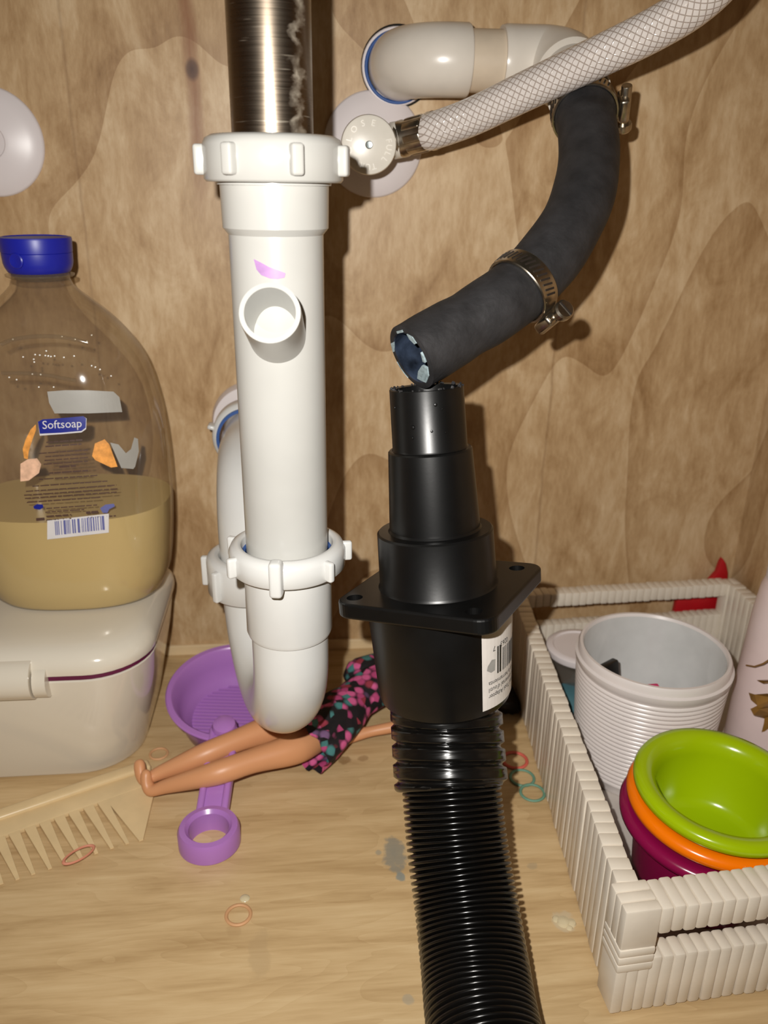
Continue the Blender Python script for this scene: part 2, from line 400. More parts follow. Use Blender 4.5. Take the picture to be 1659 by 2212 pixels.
# ================================================================== the cabinet
YB, XR, XL = .5627, .3384, -.42
struct(obj('floor', box_vf(XL, XR, -.12, YB, -.018, 0), MT['floor'], smooth=False))
struct(obj('wall_back', box_vf(XL, XR + .018, YB, YB + .012, -.018, .72), MT['wall'], smooth=False))
struct(obj('wall_right', box_vf(XR, XR + .018, -.12, YB, -.018, .72), MT['wall_side'], smooth=False))
struct(obj('wall_left', box_vf(XL - .018, XL, -.12, YB + .012, -.018, .72), MT['wall_side'], smooth=False))
struct(obj('trim_1', box_vf(XL, XR, YB - .003, YB, 0, .0085, .0006), MT['trim'], smooth=False))

# ================================================================== drain line: steel tube, branch tailpiece, trap
TX, TY = -.0119, .35
def ring_nut(name, parent, org, axis, r, h, rin, lug_angles, m, lug=(.0042, .0035, .75), ref=None, flip=False):
    x, y, a = frame(axis, ref); org = Vector(org); b = .0035
    prof = [(rin, .0005), (r - .001, 0), (r, .001), (r, h - b), (r - b * .3, h - b * .35), (r - b, h), (rin + .0008, h), (rin, h - .0008)]
    if flip: prof = [(p, h - z) for p, z in prof]
    nut = obj(name, lathe(prof, org, axis, 72, False, False, ref, closed=True), m, parent, angle=50)
    for th in lug_angles:
        t = math.radians(th); d = x * math.cos(t) + y * math.sin(t); s = a.cross(d)
        big = lug[2]
        obj('lug', rbox(.0055, lug[0], h * big, .0012, 3, basis(d, s, a, org + d * (r + .0008) + a * (h * .47))), m, nut)
    return nut
zt, zb = aty(590, 288, .333).z, aty(590, 394, .324).z
# steel tube hanging from the sink
t = thing('steel_drain_tube', 'shiny scratched steel drain tube coming down into the big white nut', 'drain tube', (TX, TY, zt - .02))
obj('tube', lathe([(.0142, 0), (.0158, 0), (.0158, .30), (.0142, .30)], (TX, TY, zt - .02), n=96, cap0=False, cap1=False, closed=True), MT['steel'], t)
# branch tailpiece
t = thing('branch_tailpiece', 'straight white plastic drain tailpiece with an open side spout facing out', 'pipe', (TX, TY, .186))
zs, zc_ = aty(596, 497, .331).z, aty(596, 512, .331).z
obj('tube', lathe([(.0175, .0), (.0190, .0), (.0192, zc_ - .186), (.0213, zs - .186), (.0216, zb - .001 - .186), (.0226, zb - .001 - .186), (.0226, zb + .0015 - .186), (.0212, zb + .006 - .186), (.0175, zb + .006 - .186)], (TX, TY, .186), n=96, cap0=False, cap1=False, closed=True), MT['pvc_near_dimmed'], t, angle=30)
camdir = Vector((-TX, -TY, 0)).normalized(); side = Vector((0, 0, 1)).cross(camdir)
ring_nut('slip_nut', t, (TX, TY, zb), (0, 0, 1), .0274, zt - zb, .0163, [17 + k * 360 / 7 for k in range(7)], MT['pvc_near_dimmed'], (.0048, .0035, .66), ref=camdir)
Mo = atd(583, 676, .300); Bo = aty(604, 738, .345); ax = (Mo - Bo).normalized(); L = (Mo - Bo).length
sp = obj('spout', lathe([(.0116, 0), (.0116, L * .93), (.0114, L), (.0096, L), (.0094, L * .9), (.0088, L * .38)], Bo, ax, 64, False, True), MT['pvc_near_dimmed'], t, angle=30)
zc0 = aty(583, 592, .331)
def tubept(u, v): th = (zc0.x + u - TX) / .0193; return Vector((TX + .0197 * math.sin(th), TY - .0197 * math.cos(th), zc0.z + v))
up_, dn_ = [(-.0062, .0055), (-.0035, .0044), (0, .0026), (.003, .0016), (.0060, .0004)], [(-.0052, .0016), (-.0034, -.0004), (0, -.0016), (.003, -.0018), (.0056, -.0012)]
obj('marker_smear', ([tubept(*p) for p in up_ + dn_], [(k, k + 1, k + 6, k + 5) for k in range(4)]), MT['lav'], t)
# trap
X2, Y2 = -.0358, .44
n1t, n1b = aty(622, 1122, .376).z, aty(622, 1277, .323).z
t = thing('p_trap', 'white plastic P-trap with ribbed slip nuts curving back to the wall', 'pipe', (TX, TY, .0616))
ring_nut('slip_nut', t, (TX, TY, n1b), (0, 0, 1), .0272, n1t - n1b, .0212, [40.7 + k * 360 / 7 for k in range(7) if k != 6], MT['pvc'], (.0032, .0035, .78), ref=camdir)
th = math.radians(-10.7); d = camdir * math.cos(th) + side * math.sin(th)
obj('lug', rbox(.0068, .0058, .017, .0016, 3, basis(d, Vector((0, 0, 1)).cross(d), Vector((0, 0, 1)), Vector((TX, TY, n1b)) + d * .0285 + Vector((0, 0, .0068)))), MT['pvc'], t)
obj('washer', lathe([(.0195, 0), (.0211, 0), (.0211, .003), (.0195, .003)], (TX, TY, n1t - .0075), n=64, cap0=False, cap1=False, closed=True), MT['blue'], t)
zso = aty(632, 1407, .3295).z
obj('socket', lathe([(.0187, zso - .0005), (.0201, zso), (.0208, zso + .002), (.0206, n1b + .002), (.0195, n1b + .002)], (TX, TY, 0), n=80, cap0=True, cap1=True), MT['pvc'], t, angle=40)
zcu = .127; dv = Vector((X2 - TX, Y2 - TY, 0)); Rb = dv.length / 2; dn = dv.normalized(); mid = Vector((TX, TY, 0)) + dv / 2
path = [Vector((TX, TY, zso + .004)), Vector((TX, TY, (zso + zcu) / 2))]
for k in range(0, 25):
    a = math.pi * k / 24; path.append(mid - dn * (Rb * math.cos(a)) + Vector((0, 0, zcu - Rb * math.sin(a))))
path.append(Vector((X2, Y2, zcu + .01)))
obj('j_bend', sweep(path, .0187, 48), MT['pvc'], t)
ring_nut('slip_nut', t, (X2, Y2, .1195), (0, 0, 1), .0268, .0235, .0192, [-48 + k * 360 / 7 for k in range(7)], MT['pvc'], (.004, .0035, .8), ref=Vector((-X2, -Y2, 0)))
XH, ZH = -.0405, .189
pa = [Vector((X2, Y2, .132)), Vector((X2, Y2, .145))]
for k in range(0, 17):
    a = math.pi / 2 * k / 16; pa.append(Vector((X2 + (XH - X2) * k / 32, Y2 + .046 * (1 - math.cos(a)), ZH - .046 + .046 * math.sin(a))))
pa += [Vector((XH + .002, .52, ZH)), Vector((XH, YB - .002, ZH))]
obj('trap_arm', sweep(pa, .0185, 48), MT['pvc'], t)
ring_nut('slip_nut', t, (XH, .518, ZH), (0, 1, 0), .0238, .014, .0203, [70 + k * 360 / 5 for k in range(5)], MT['pvc'], (.003, .002, .7), ref=(0, 0, 1), flip=True)
obj('washer', lathe([(.0186, 0), (.0206, 0), (.0206, .003), (.0186, .003)], (XH, .5155, ZH), (0, 1, 0), 64, False, False, closed=True), MT['blue'], t)
obj('wall_hub', lathe([(.019, -.010), (.0262, -.009), (.0275, -.005), (.0280, 0)], (XH, YB - .0005, ZH), (0, 1, 0), 64, True, True), MT['esc'], t)

# ================================================================== shut-off valve, supply hose, second escutcheon
def escutcheon(name, parent, c, R_):
    return obj(name, lathe([(R_, 0), (R_, .0012), (R_ - .0012, .0024), (R_ * .72, .0046), (R_ * .40, .0072), (R_ * .33, .0074), (R_ * .31, .0066), (.004, .0064)], c, (0, -1, 0), 72, True, True), MT['esc'], parent, angle=45)
ec = aty(806, 313, YB); kc = aty(797, 313, .497)
t = thing('shutoff_valve', 'white plastic shut-off valve with a round knob and wall flange', 'valve', (ec.x, YB - .02, ec.z - .031))
escutcheon('escutcheon', t, (ec.x, YB - .0002, ec.z), .0312)
obj('stem_pipe', lathe([(.009, 0), (.009, .05), (.012, .05), (.012, .062)], (ec.x, YB - .002, ec.z), (kc - Vector((ec.x, YB, ec.z))), 40), MT['knob'], t)
kn = obj('knob', lathe([(.010, -.012), (.0145, -.011), (.0154, -.009), (.0157, -.002), (.0152, -.0005), (.0143, 0), (.0004, 0)], kc, (0, -1, 0), 72), MT['knob'], t, angle=40)
kx, ky, ka = Vector((1, 0, 0)), Vector((0, 0, 1)), Vector((0, -1, 0))
for body, a0, a1, rr in (('CLOSE', 196, 78, .0113), ('FULL TURN', 12, -128, .0113)):
    P = []
    for i, ch in enumerate(body):
        if ch == ' ': continue
        a = math.radians(a0 + (a1 - a0) * i / (len(body) - 1)); d = kx * math.cos(a) + ky * math.sin(a); tt = kx * math.sin(a) - ky * math.cos(a)
        P.append(xf(text_vf(ch, .0046, extrude=.0003), basis(tt, d, ka, kc + d * rr)))
    obj('raised_lettering', join(*P), MT['knob'], kn, smooth=False)
obj('screw', lathe([(.0021, 0), (.0021, .0006), (.0017, .001), (.0001, .0008)], kc, (0, -1, 0), 24), MT['screw'], kn)
f0, f1 = atd(866, 301, .464), atd(941, 281, .452); fa = (f1 - f0).normalized()
s0 = Vector((kc.x, kc.y + .009, kc.z))
obj('outlet', sweep([s0, s0.lerp(f0, .75), s0.lerp(f0, .76), f0 - fa * .001, f0 + fa * .002], [.008, .008, .0098, .0098, .0092], 40), MT['knob'], t, angle=40)
sh = thing('braided_supply_hose', 'clear braided vinyl supply hose crossing from the valve to upper right', 'hose', f0)
FL = (f1 - f0).length
obj('crimp_ferrule', lathe([(.0088, 0), (.0099, .0004), (.0099, FL * .12), (.0094, FL * .16), (.0094, FL * .82), (.0101, FL * .86), (.0101, FL), (.0085, FL)], f0, fa, 64, True, True), MT['clamp'], sh, angle=30)
fx, fy, _ = frame(fa, (0, 0, 1))
for k in range(8):
    a = 2 * math.pi * (k + .35) / 8; d = fx * math.cos(a) + fy * math.sin(a)
    obj('crimp_flat', rbox(FL * .5, .0045, .0022, .0009, 3, basis(fa, d.cross(fa) * -1, d, f0 + fa * FL * .49 + d * .0088)), MT['clamp'], sh)
hp = catmull([atd(*p) for p in ((925, 285, .4535), (941, 281, .451), (1020, 252, .441), (1120, 204, .426), (1220, 157, .411), (1320, 110, .396), (1420, 60, .382), (1505, 6, .368), (1570, -60, .355), (1610, -150, .345))], 12)
fr = frames(hp); n = 40; V = []; UVs = []; acc = 0
for i, f in enumerate(fr):
    if i: acc += (hp[i] - hp[i - 1]).length
    V.append(ringof(f, .0097, n)); UVs += [(j / n, acc) for j in range(n)]
obj('braided_tube', loft(V, True, True), MT['braid'], sh, uv=UVs)
e2 = tag(escutcheon('wall_escutcheon', None, (-.1895, YB - .0002, .366), .0312), 'round white wall flange cut off by the left edge above the soap', 'wall flange')

# ================================================================== PVC drain outlet, rubber hose, clamps
t = thing('pvc_drain_outlet', 'white PVC elbows and short pipe coming out of the back wall', 'pipe', (.0608, YB, .392))
ZP = .4125; W0 = Vector((.0600, YB, ZP))
pe = [W0, W0 + Vector((0, -.006, 0))] + [Vector((.0600 + .027 * (1 - math.cos(a)), YB - .006 - .027 * math.sin(a), ZP)) for a in [math.pi / 2 * k / 12 for k in range(1, 13)]]
pe += [Vector((.0955, YB - .033, ZP)), Vector((.0966, YB - .033, ZP))]
obj('elbow', sweep(pe, [.0195] * (len(pe) - 1) + [.0188], 56), MT['pvc_far'], t, angle=40)
obj('pipe', sweep([Vector((.094, YB - .033, ZP)), Vector((.119, YB - .033, ZP))], .0166, 48), MT['pvc_pipe'], t)
hs = atd(1250, 200, .44)
p2 = catmull([Vector((.1155, YB - .033, ZP)), Vector((.130, YB - .033, ZP)), Vector((.1425, YB - .036, ZP - .0005)), Vector((.1490, YB - .047, ZP - .004)), Vector((.1505, YB - .062, ZP - .011)), hs], 6)
obj('elbow', sweep(p2, [.0188] + [.0195] * (len(p2) - 9) + [.017] * 8, 56), MT['pvc_far'], t, angle=40)
wr = W0 + Vector((-.001, -.0008, 0))
obj('sealant_ring', torus(.0212, .0018, wr, 48, 10, (0, 1, 0)), MT['black_gap'], t)
obj('blue_seal', torus(.0194, .0012, wr + Vector((-.0006, -.0026, -.0008)), 48, 10, (0, 1, 0)), MT['blue'], t)
obj('white_seal', torus(.0207, .0011, wr + Vector((-.0008, -.0022, -.0004)), 48, 10, (0, 1, 0)), MT['esc'], t)
rp = catmull([atd(*p) for p in ((1249, 196, .442), (1266, 262, .424), (1272, 345, .408), (1254, 440, .393), (1205, 532, .383), (1135, 613, .376), (1060, 670, .368), (970, 724, .3615), (889, 772, .3545))], 10)
fr = frames(rp); n = 56; RO, RI = .0152, .0116
out = []
for i, f in enumerate(fr):
    bul = .0006 * noise.noise(Vector((i * .13, 0, 3))) - (.0008 * math.exp(-((i - 66) / 2.5) ** 2)) + (.0007 if i < 10 else 0)
    out.append(ringof(f, RO + bul, n))
inn = [ringof(f, RI, n) for f in fr[-26:]]
e = fr[-1]
endr = [ringof((e[0], e[1], e[2], e[3]), RO - .0004, n), ringof((e[0] + e[3] * .0004, e[1], e[2], e[3]), RO - .001, n), ringof((e[0] + e[3] * .0003, e[1], e[2], e[3]), RI + .0006, n)]
t = thing('rubber_drain_hose', 'black rubber drain hose hanging loose with its cut end open', 'hose', rp[-1])
obj('hose_wall', loft(out + endr, True, False), MT['rubber'], t, angle=50)
obj('lining', loft([endr[2]] + inn[::-1], False, True), MT['rubber_in'], t)
rb = []
for ol in ([(903, 802), (911, 790), (921, 796), (926, 812), (920, 827), (910, 823), (901, 818)], [(850, 784), (860, 794), (870, 811), (880, 823), (868, 820), (857, 806)], [(844, 742), (850, 739), (851, 760), (846, 760)], [(878, 722), (890, 728), (899, 742), (895, 744), (884, 733)], [(908, 762), (914, 770), (918, 784), (913, 782)], [(856, 716), (868, 713), (870, 718), (858, 721)]):
    q0 = [onplane(x, y, e[0] + e[3] * .0007, e[3]) for x, y in ol]; q0 = [e[0] + e[3] * .0007 + (p - e[0] - e[3] * .0007) * min(1, (RO - .0012) / (p - e[0] - e[3] * .0007).length) for p in q0]; rb.append(loft([[p - e[3] * .0012 for p in q0], q0], True, True))
obj('pale_residue', join(*rb), MT['residue'], t)
def clamp(idx, r, label, hdir):
    p, x, y, a = fr[idx]; wd = .0098
    t = thing('hose_clamp', label, 'hose clamp', p, 'worm-drive clamps on the rubber hose')
    band = obj('band', lathe([(r, -wd / 2), (r + .0008, -wd / 2), (r + .0011, -wd / 2 + .0005), (r + .0011, wd / 2 - .0005), (r + .0008, wd / 2), (r, wd / 2)], p, a, 72, False, False, closed=True), MT['clamp'], t, angle=30)
    hd = (hdir - a * hdir.dot(a)).normalized(); sd = a.cross(hd); S = []
    for k in range(22):
        th = math.radians(48 + k * 8.5); d = hd * math.cos(th) + sd * math.sin(th); tg = a.cross(d); dr = (a * .93 + tg * .36).normalized()
        S.append(rbox(wd * .55, .0009, .0004, 0, 1, basis(dr, d.cross(dr), d, p + d * (r + .00112))))
    obj('thread_slots', join(*S), MT['dark'], band, smooth=False)
    hb = p + hd * (r + .0038)
    ho = obj('screw_housing', rbox(.0125, .0052, .0125, .0016, 3, basis(sd, hd, a * -1, hb)), MT['clamp'], t)
    sc = obj('screw', lathe([(.0026, -.011), (.0028, -.0105), (.0028, .009), (.0044, .009), (.0046, .0098), (.0046, .0125), (.0038, .0135)], hb + hd * .001, sd * (-1 if idx < 30 else 1), 24), MT['clamp'], t)
    obj('slot', rbox(.0075, .0008, .0008, 0, 1, basis(hd, a, sd, hb + hd * .001 + sd * ((-1 if idx < 30 else 1) * .0135))), MT['dark'], sc, smooth=False)
    return t
clamp(7, .0163, 'steel worm-drive clamp at the top of the rubber hose by the PVC elbow', RT + UP * .1 - FW * .1)
clamp(51, .0158, 'steel worm-drive clamp loose around the middle of the rubber hose', RT * .62 - UP * .75 + FW * .05)

# ================================================================== vacuum adapter and hose
T_, B_ = aty(921, 836, .344), aty(961, 1498, .324); AX = (T_ - B_).normalized()
def axpt(py):
    a, b = -.2, 1.3
    for _ in range(40):
        m_ = (a + b) / 2
        if proj(B_.lerp(T_, m_))[1] > py: a = m_
        else: b = m_
    return (B_.lerp(T_, a) - B_).dot(AX)
hT, h1, h2, h3 = axpt(836), axpt(968), axpt(1141), axpt(1258)
hF = h3 - .0072
vx, vy, _ = frame(AX, -RT)   # vx to the left
t = thing('vacuum_adapter', 'black stepped vacuum tool adapter with a square flange standing upright', 'adapter', B_)
prof = [(.0150, h3), (.0277, h3 - .0002), (.0277, h3), (.0270, h3 + .0012), (.0264, h2 - .0008), (.0256, h2), (.0213, h2 + .0002), (.0206, h2 + .0012), (.0187, h1 - .0007), (.0181, h1), (.0170, h1 + .0002), (.0166, h1 + .001), (.0162, hT - .0003), (.0160, hT), (.0138, hT - .0004), (.0136, hT - .02), (.0128, hT - .03)]
obj('stepped_neck', lathe(prof, B_, AX, 96, False, True), MT['abs'], t, angle=30)
F0 = B_ + AX * h3
c1, c2, c3 = onplane(724, 1303, F0, AX), onplane(1084, 1346, F0, AX), onplane(1150, 1214, F0, AX)
e1 = (c2 - c1).normalized(); SF = (c2 - c1).length + .004
e2_ = AX.cross(e1)
SF = .0750
fvf = xf(prism(rrect(-SF / 2, SF / 2, -SF / 2, SF / 2, .008, 8), 0, .0072, .0011, 3), basis(e1, e2_, AX, B_ + AX * hF + e1 * .002 + e2_ * .0005))
fl = obj('square_flange', fvf, MT['abs'], t, angle=30)
cut = obj('cutter', join(*[lathe([(.0037, -.003), (.0037, .02)], B_ + AX * hF + e1 * sx * .0285 + e2_ * sy * .0285, AX, 28) for sx in (-1, 1) for sy in (-1, 1)]), MT['abs'])
cut.location = (0, 0, 0)
bpy.context.view_layer.update()
md = fl.modifiers.new('b', 'BOOLEAN'); md.object = cut; md.operation = 'DIFFERENCE'; md.solver = 'EXACT'
bpy.context.view_layer.update()
me = bpy.data.meshes.new_from_object(fl.evaluated_get(bpy.context.evaluated_depsgraph_get())); fl.modifiers.clear(); fl.data = me
me.polygons.foreach_set('use_smooth', [False] * len(me.polygons)); me.update()
bpy.data.objects.remove(cut)
obj('body', lathe([(.0240, .0001), (.0292, 0), (.0308, .0014), (.0316, .006), (.0338, hF - .001), (.0338, hF)], B_, AX, 96, True, True), MT['abs'], t, angle=30)
# product sticker wrapped round the body, printed upside down
def bodypt(th, h, off=.0002):
    r = .0316 + (.0338 - .0316) * (h - .006) / (hF - .006) + off
    return B_ + AX * h + (-vx * math.sin(th) + vy * math.cos(th)) * r
# angle 0 faces the lens
vd = (CAM - B_); vd = (vd - AX * vd.dot(AX)).normalized()
vy = vd; vx = AX.cross(vy) * -1
TH0, TH1, HS0, HS1 = math.radians(31), math.radians(112), .0042, hF - .0008
def stick(name, uvs, faces, m, off, par):
    V = []
    for u, v in uvs:
        V.append(bodypt(TH0 + u / .0327, HS0 + v, off))
    return obj(name, (V, faces), m, par, smooth=False)
SWd = (TH1 - TH0) * .0327; SHt = HS1 - HS0
gx = 20; uvs = []; F = []
for j in range(3):
    for i in range(gx + 1): uvs.append((SWd * i / gx, SHt * j / 2))
for j in range(2):
    for i in range(gx): F.append((j * (gx + 1) + i, j * (gx + 1) + i + 1, (j + 1) * (gx + 1) + i + 1, (j + 1) * (gx + 1) + i))
st = stick('sticker', uvs, F, MT['paper'], .0002, t)
def sticker_text(body, size, v, u_end):
    vf = text_vf(body, size, 'RIGHT')
    # turned 180 degrees: text's right end sits at the sticker's left
    return [(u_end - p.x, v - p.y) for p in vf[0]], vf[1]
for body, v in (('Universal Tool Adapter', .0062), ('Adaptateur universal d\'outil', .0094), ('Adaptador universal de la herramienta', .0126)):
    a, b = sticker_text(body, .0031, v, .0034); stick('lettering', a, b, MT['ink'], .00035, st)
for body, u in (('7', .0062), ('0263', .0112)):
    a, b = sticker_text(body, .0034, .0290 if body == '7' else .0295, u); stick('lettering', a, b, MT['ink'], .00035, st)
u = .0090; k = 0
U, F = [], []
while u < .0385:
    wd_ = random.choice((.0005, .0005, .0010, .0014)); v0 = .0160
    v1 = .0292 if k in (0, 1) else .0272
    b = len(U); U += [(u, v0), (u + wd_, v0), (u + wd_, v1), (u, v1)]; F.append((b, b + 1, b + 2, b + 3)); u += wd_ + random.choice((.0006, .0009, .0012)); k += 1
stick('barcode', U, F, MT['ink'], .00035, st)
stick('smudge', [(.0025, .0195), (.0050, .0178), (.0075, .0182), (.0078, .0235), (.0055, .0240), (.0030, .0215)], [tuple(range(6))], MT['greybit'], .00032, st)
# shavings on the sawn rim
S = []
for k in range(46):
    th = 2 * math.pi * random.random(); rr = .0150 + random.uniform(-.0012, .001)
    d = vy * math.cos(th) + vx * math.sin(th)
    S.append(rbox(random.uniform(.0005, .0014), random.uniform(.0004, .001), random.uniform(.0004, .0013), 0, 1, Matrix.Translation(B_ + AX * (hT + .0001) + d * rr) @ Matrix.Rotation(random.random() * 3, 4, Vector((random.random(), random.random(), 1)))))
sv = obj('rim_shavings', join(*S), MT['rubber'], t, smooth=False); sv['kind'] = 'stuff'
# water drops on the adapter
D = []
for th, h, r_ in ((-24, h1 + .012, .0010), (-26, h1 + .0075, .0008), (12, h1 + .021, .0008), (22, h1 + .019, .0005), (25, h1 + .009, .0005), (-60, h1 + .02, .0006), (4, h1 + .010, .0006)):
    a = math.radians(th); d = vy * math.cos(a) + vx * math.sin(a) * -1
    D.append(lathe([(r_, 0), (r_ * .8, r_ * .5), (r_ * .05, r_ * .7)], B_ + AX * h + d * (.0166 - .0004 * (h - h1) / (hT - h1)), d, 12))
obj('water_drops', join(*D), MT['abs'], t)

pts = [(961, 1498, .324), (966, 1580, .3155), (974, 1690, .3015), (988, 1830, .283), (1008, 1960, .264), (1026, 2090, .243), (1043, 2212, .222)]
vp = [aty(*p) for p in pts]; vp += [Vector((.0655, .190, .0255)), Vector((.066, .15, .0245)), Vector((.067, .10, .0245))]
vp = catmull(vp, 14)
DS = .00033; vp = resample(vp, DS)
iC = min(range(len(vp)), key=lambda i: abs(proj(vp[i])[1] - 1702))
t = thing('vacuum_hose', 'black corrugated vacuum hose curving down from the adapter to the floor', 'hose', (vp[-1].x, vp[-1].y, 0))
fr2 = frames(vp, RT); n = 64; R1 = []
for i in range(0, iC + 1, 2):
    s = i * DS; ring = []
    p, x, y, a = fr2[i]
    for j in range(n):
        th = 2 * math.pi * j / n; ph = (s / .0086 + th / (2 * math.pi)) % 1
        g = min(ph, 1 - ph) * 2; r = .0268 - .0021 * max(0, 1 - (g / .36) ** 2) - (.0012 if s < .006 else 0)
        if .42 < ph < .46: r -= .0003
        edge = min(i, iC - i) * DS; r -= .0012 * max(0, 1 - edge / .0016) ** 2
        if s < .0072: r = .0262
        ring.append(p + (x * math.cos(th) + y * math.sin(th)) * r)
    R1.append(ring)
obj('threaded_cuff', loft(R1, True, True), MT['hose'], t, angle=60)
R2 = []; PI_ = DS * 8
for i in range(iC - 4, len(vp)):
    g = (0, .25, .5, .75, 1, .75, .5, .25)[i % 8]
    r = .0203 + .0030 * math.sqrt(max(0, 1 - (g / .76) ** 4))
    R2.append(ringof(fr2[i], r, n))
obj('corrugated_tube', loft(R2, True, True), MT['hose'], t, angle=70)

# ================================================================== white box with the soap bottle on it
XBR, YBF, YBK = -.0965, .407, .548
def box_ring(inset, z, rad=.036): return [Vector((x, y, z)) for x, y in rrect(-.37 + inset, XBR - inset, YBF + inset, YBK - inset, rad, 10)]
t = thing('storage_box', 'glossy white plastic box with a maroon seal under its lid', 'box', (-.23, .478, 0))
obj('body', loft([box_ring(.019, 0), box_ring(.0165, .0015), box_ring(.0135, .012), box_ring(.004, .060), box_ring(.0015, .078), box_ring(.003, .0795)], True, True), MT['boxwhite'], t, angle=40)
obj('gasket', loft([box_ring(.0022, .0790), box_ring(.0014, .0795), box_ring(.0014, .0822), box_ring(.0022, .0826)], True, True), MT['maroon'], t, angle=40)
LR = [(.0025, .0822), (0, .0832), (-.0004, .086), (0, .0895), (.0022, .0935), (.0062, .0967), (.0115, .0985), (.02, .0995), (.03, .0998)]
obj('lid', loft([box_ring(i, z) for i, z in LR], True, True), MT['boxwhite'], t, angle=40)
la = aty(100, 1490, YBF - .008)
XE = la.x
# latch bar on the front, its rounded end to the right
def latch(x0, x1, d, z0, z1, m_): 
    o = []
    for k in range(15):
        a = math.pi * (-.5 + k / 14); o.append((YBF + .004 - d * math.cos(a) * 1.0, (z0 + z1) / 2 + (z1 - z0) / 2 * math.sin(a)))
    o = [(YBF + .006, z0)] + o + [(YBF + .006, z1)]
    return loft([[Vector((x0, y, z)) for y, z in o], [Vector((x1, y, z)) for y, z in o]], True, True)
zl0, zl1 = aty(60, 1521, YBF - .004).z, aty(60, 1452, YBF - .004).z
lt = obj('latch', latch(-.33, XE - .0095, .0120, zl0, zl1 + .004, 0), MT['boxwhite'], t, angle=30)
obj('hinge_knuckle', latch(XE - .0088, XE - .0015, .0095, zl0 + .0005, zl1, 0), MT['boxwhite'], t, angle=30)

BX, BY, BZ = -.1485, .486, .1003
prof = [(.0440, 0), (.0490, .0012), (.0522, .0045), (.0555, .012), (.0580, .025), (.0602, .045), (.0612, .062), (.0614, .084), (.0606, .106), (.0590, .122), (.0555, .1405), (.0515, .1520), (.0445, .1632), (.0352, .1738), (.0228, .1842), (.0172, .1890), (.0156, .1930), (.0152, .1965)]
def shape(r, z, n=72, dz=0, scale=1.0):
    f = max(0, min(1, (r - .0155) / .03)); rx = r * scale; ry = (r * (1 - f) + r * .70 * f) * scale; e_ = 2 / (2 + .5 * f); o = []
    for j in range(n):
        a = 2 * math.pi * j / n; c, s = math.cos(a), math.sin(a)
        o.append(Vector((BX + rx * math.copysign(abs(c) ** e_, c), BY + ry * math.copysign(abs(s) ** e_, s), BZ + z + dz)))
    return o
def interp(P, z):
    for (r0, z0), (r1, z1) in zip(P, P[1:]):
        if z0 <= z <= z1: return r0 + (r1 - r0) * (z - z0) / (z1 - z0)
    return P[-1][0] if z > P[-1][1] else P[0][0]
t = thing('soap_bottle', 'large clear soap refill bottle with blue cap, less than half full, on the white box', 'bottle', (BX, BY, BZ))
sm_prof = []
for k in range(61):
    z = .1965 * k / 60; sm_prof.append((sum(interp(prof, max(0, min(.1965, z + dz))) for dz in (-.004, -.002, 0, .002, .004)) / 5 if .012 < z < .186 else interp(prof, z), z))
sm_prof = [p for p in prof if p[1] < .012] + [p for p in sm_prof if p[1] >= .012]
obj('clear_body', loft([shape(r, z) for r, z in sm_prof], True, True), MT['clear'], t, angle=0)
LZ = .0625
liq = [p for p in sm_prof if p[1] < LZ] + [(interp(sm_prof, LZ), LZ)]
obj('liquid_soap', loft([shape(r, z, dz=.0006 if k == 0 else 0, scale=.984) for k, (r, z) in enumerate(liq)], True, True), MT['soap'], t, angle=40)
zn = BZ + .1965
obj('neck_collar', lathe([(.0150, -.003), (.0182, -.0015), (.0184, -.0005), (.0150, .0008)], (BX, BY, zn), n=56, cap0=False, cap1=False, closed=True), MT['clear'], t)
cp = obj('cap', lathe([(.0158, 0), (.0166, .0006), (.0178, .003), (.0184, .0052), (.0186, .0100), (.0186, .0104), (.0184, .0106), (.0187, .0109), (.0191, .0176), (.0188, .0186), (.0170, .0190), (.0165, .0184), (.0002, .0184)], (BX, BY, zn + .0004), n=72, cap0=True, cap1=True), MT['capblue'], t, angle=35)
obj('thumb_tab', lathe([(.0042, -.001), (.0042, .0006), (.0036, .0011), (.0008, .0006)], (BX - .006, BY - .0172, zn + .0078), (-.33, -.94, 0), 28), MT['capblue'], cp)
def front_y(x, z, off):
    r = interp(sm_prof, z - BZ); ry = r * .70; u = min(.98, abs((x - BX) / r)); return BY - ry * (1 - u ** 2.5) ** (1 / 2.5) - off
def bpt(px, py, off=.0004):
    y = BY - .04
    for _ in range(25):
        p = aty(px, py, y); y = front_y(p.x, p.z, off)
    return aty(px, py, y)
def decal(name, outline, m, off, par):
    bm = bmesh.new(); bm.faces.new([bm.verts.new((x, y, 0)) for x, y in outline]); bmesh.ops.triangulate(bm, faces=bm.faces[:])
    for _ in range(3): bmesh.ops.subdivide_edges(bm, edges=[e_ for e_ in bm.edges if e_.calc_length() > 9], cuts=1); bmesh.ops.triangulate(bm, faces=[f_ for f_ in bm.faces if len(f_.verts) > 3])
    P_, F_ = bm_vf(bm); return obj(name, ([bpt(p.x, p.y, off) for p in P_], F_), m, par, smooth=False)
def strip(x0, y0, x1, y1, h, n=8):
    o = [(x0 + (x1 - x0) * k / n, y0 + (y1 - y0) * k / n - h / 2) for k in range(n + 1)]; return o + [(x, y + h) for x, y in o[::-1]]
decal('window_label', [(102, 846), (140, 843), (190, 843), (245, 846), (258, 858), (264, 890), (190, 893), (118, 893), (106, 870)], MT['frost'], .0004, t)
bd = decal('brand_badge_edge', [(82, 912), (92, 907), (135, 904), (181, 900), (187, 904), (186, 927), (176, 934), (130, 938), (86, 941)], MT['labelwhite'], .0005, t)
decal('brand_badge', [(82, 911), (92, 906), (135, 903), (180, 899), (186, 904), (185, 924), (176, 931), (130, 935), (86, 937)], MT['labelblue'], .0006, t)
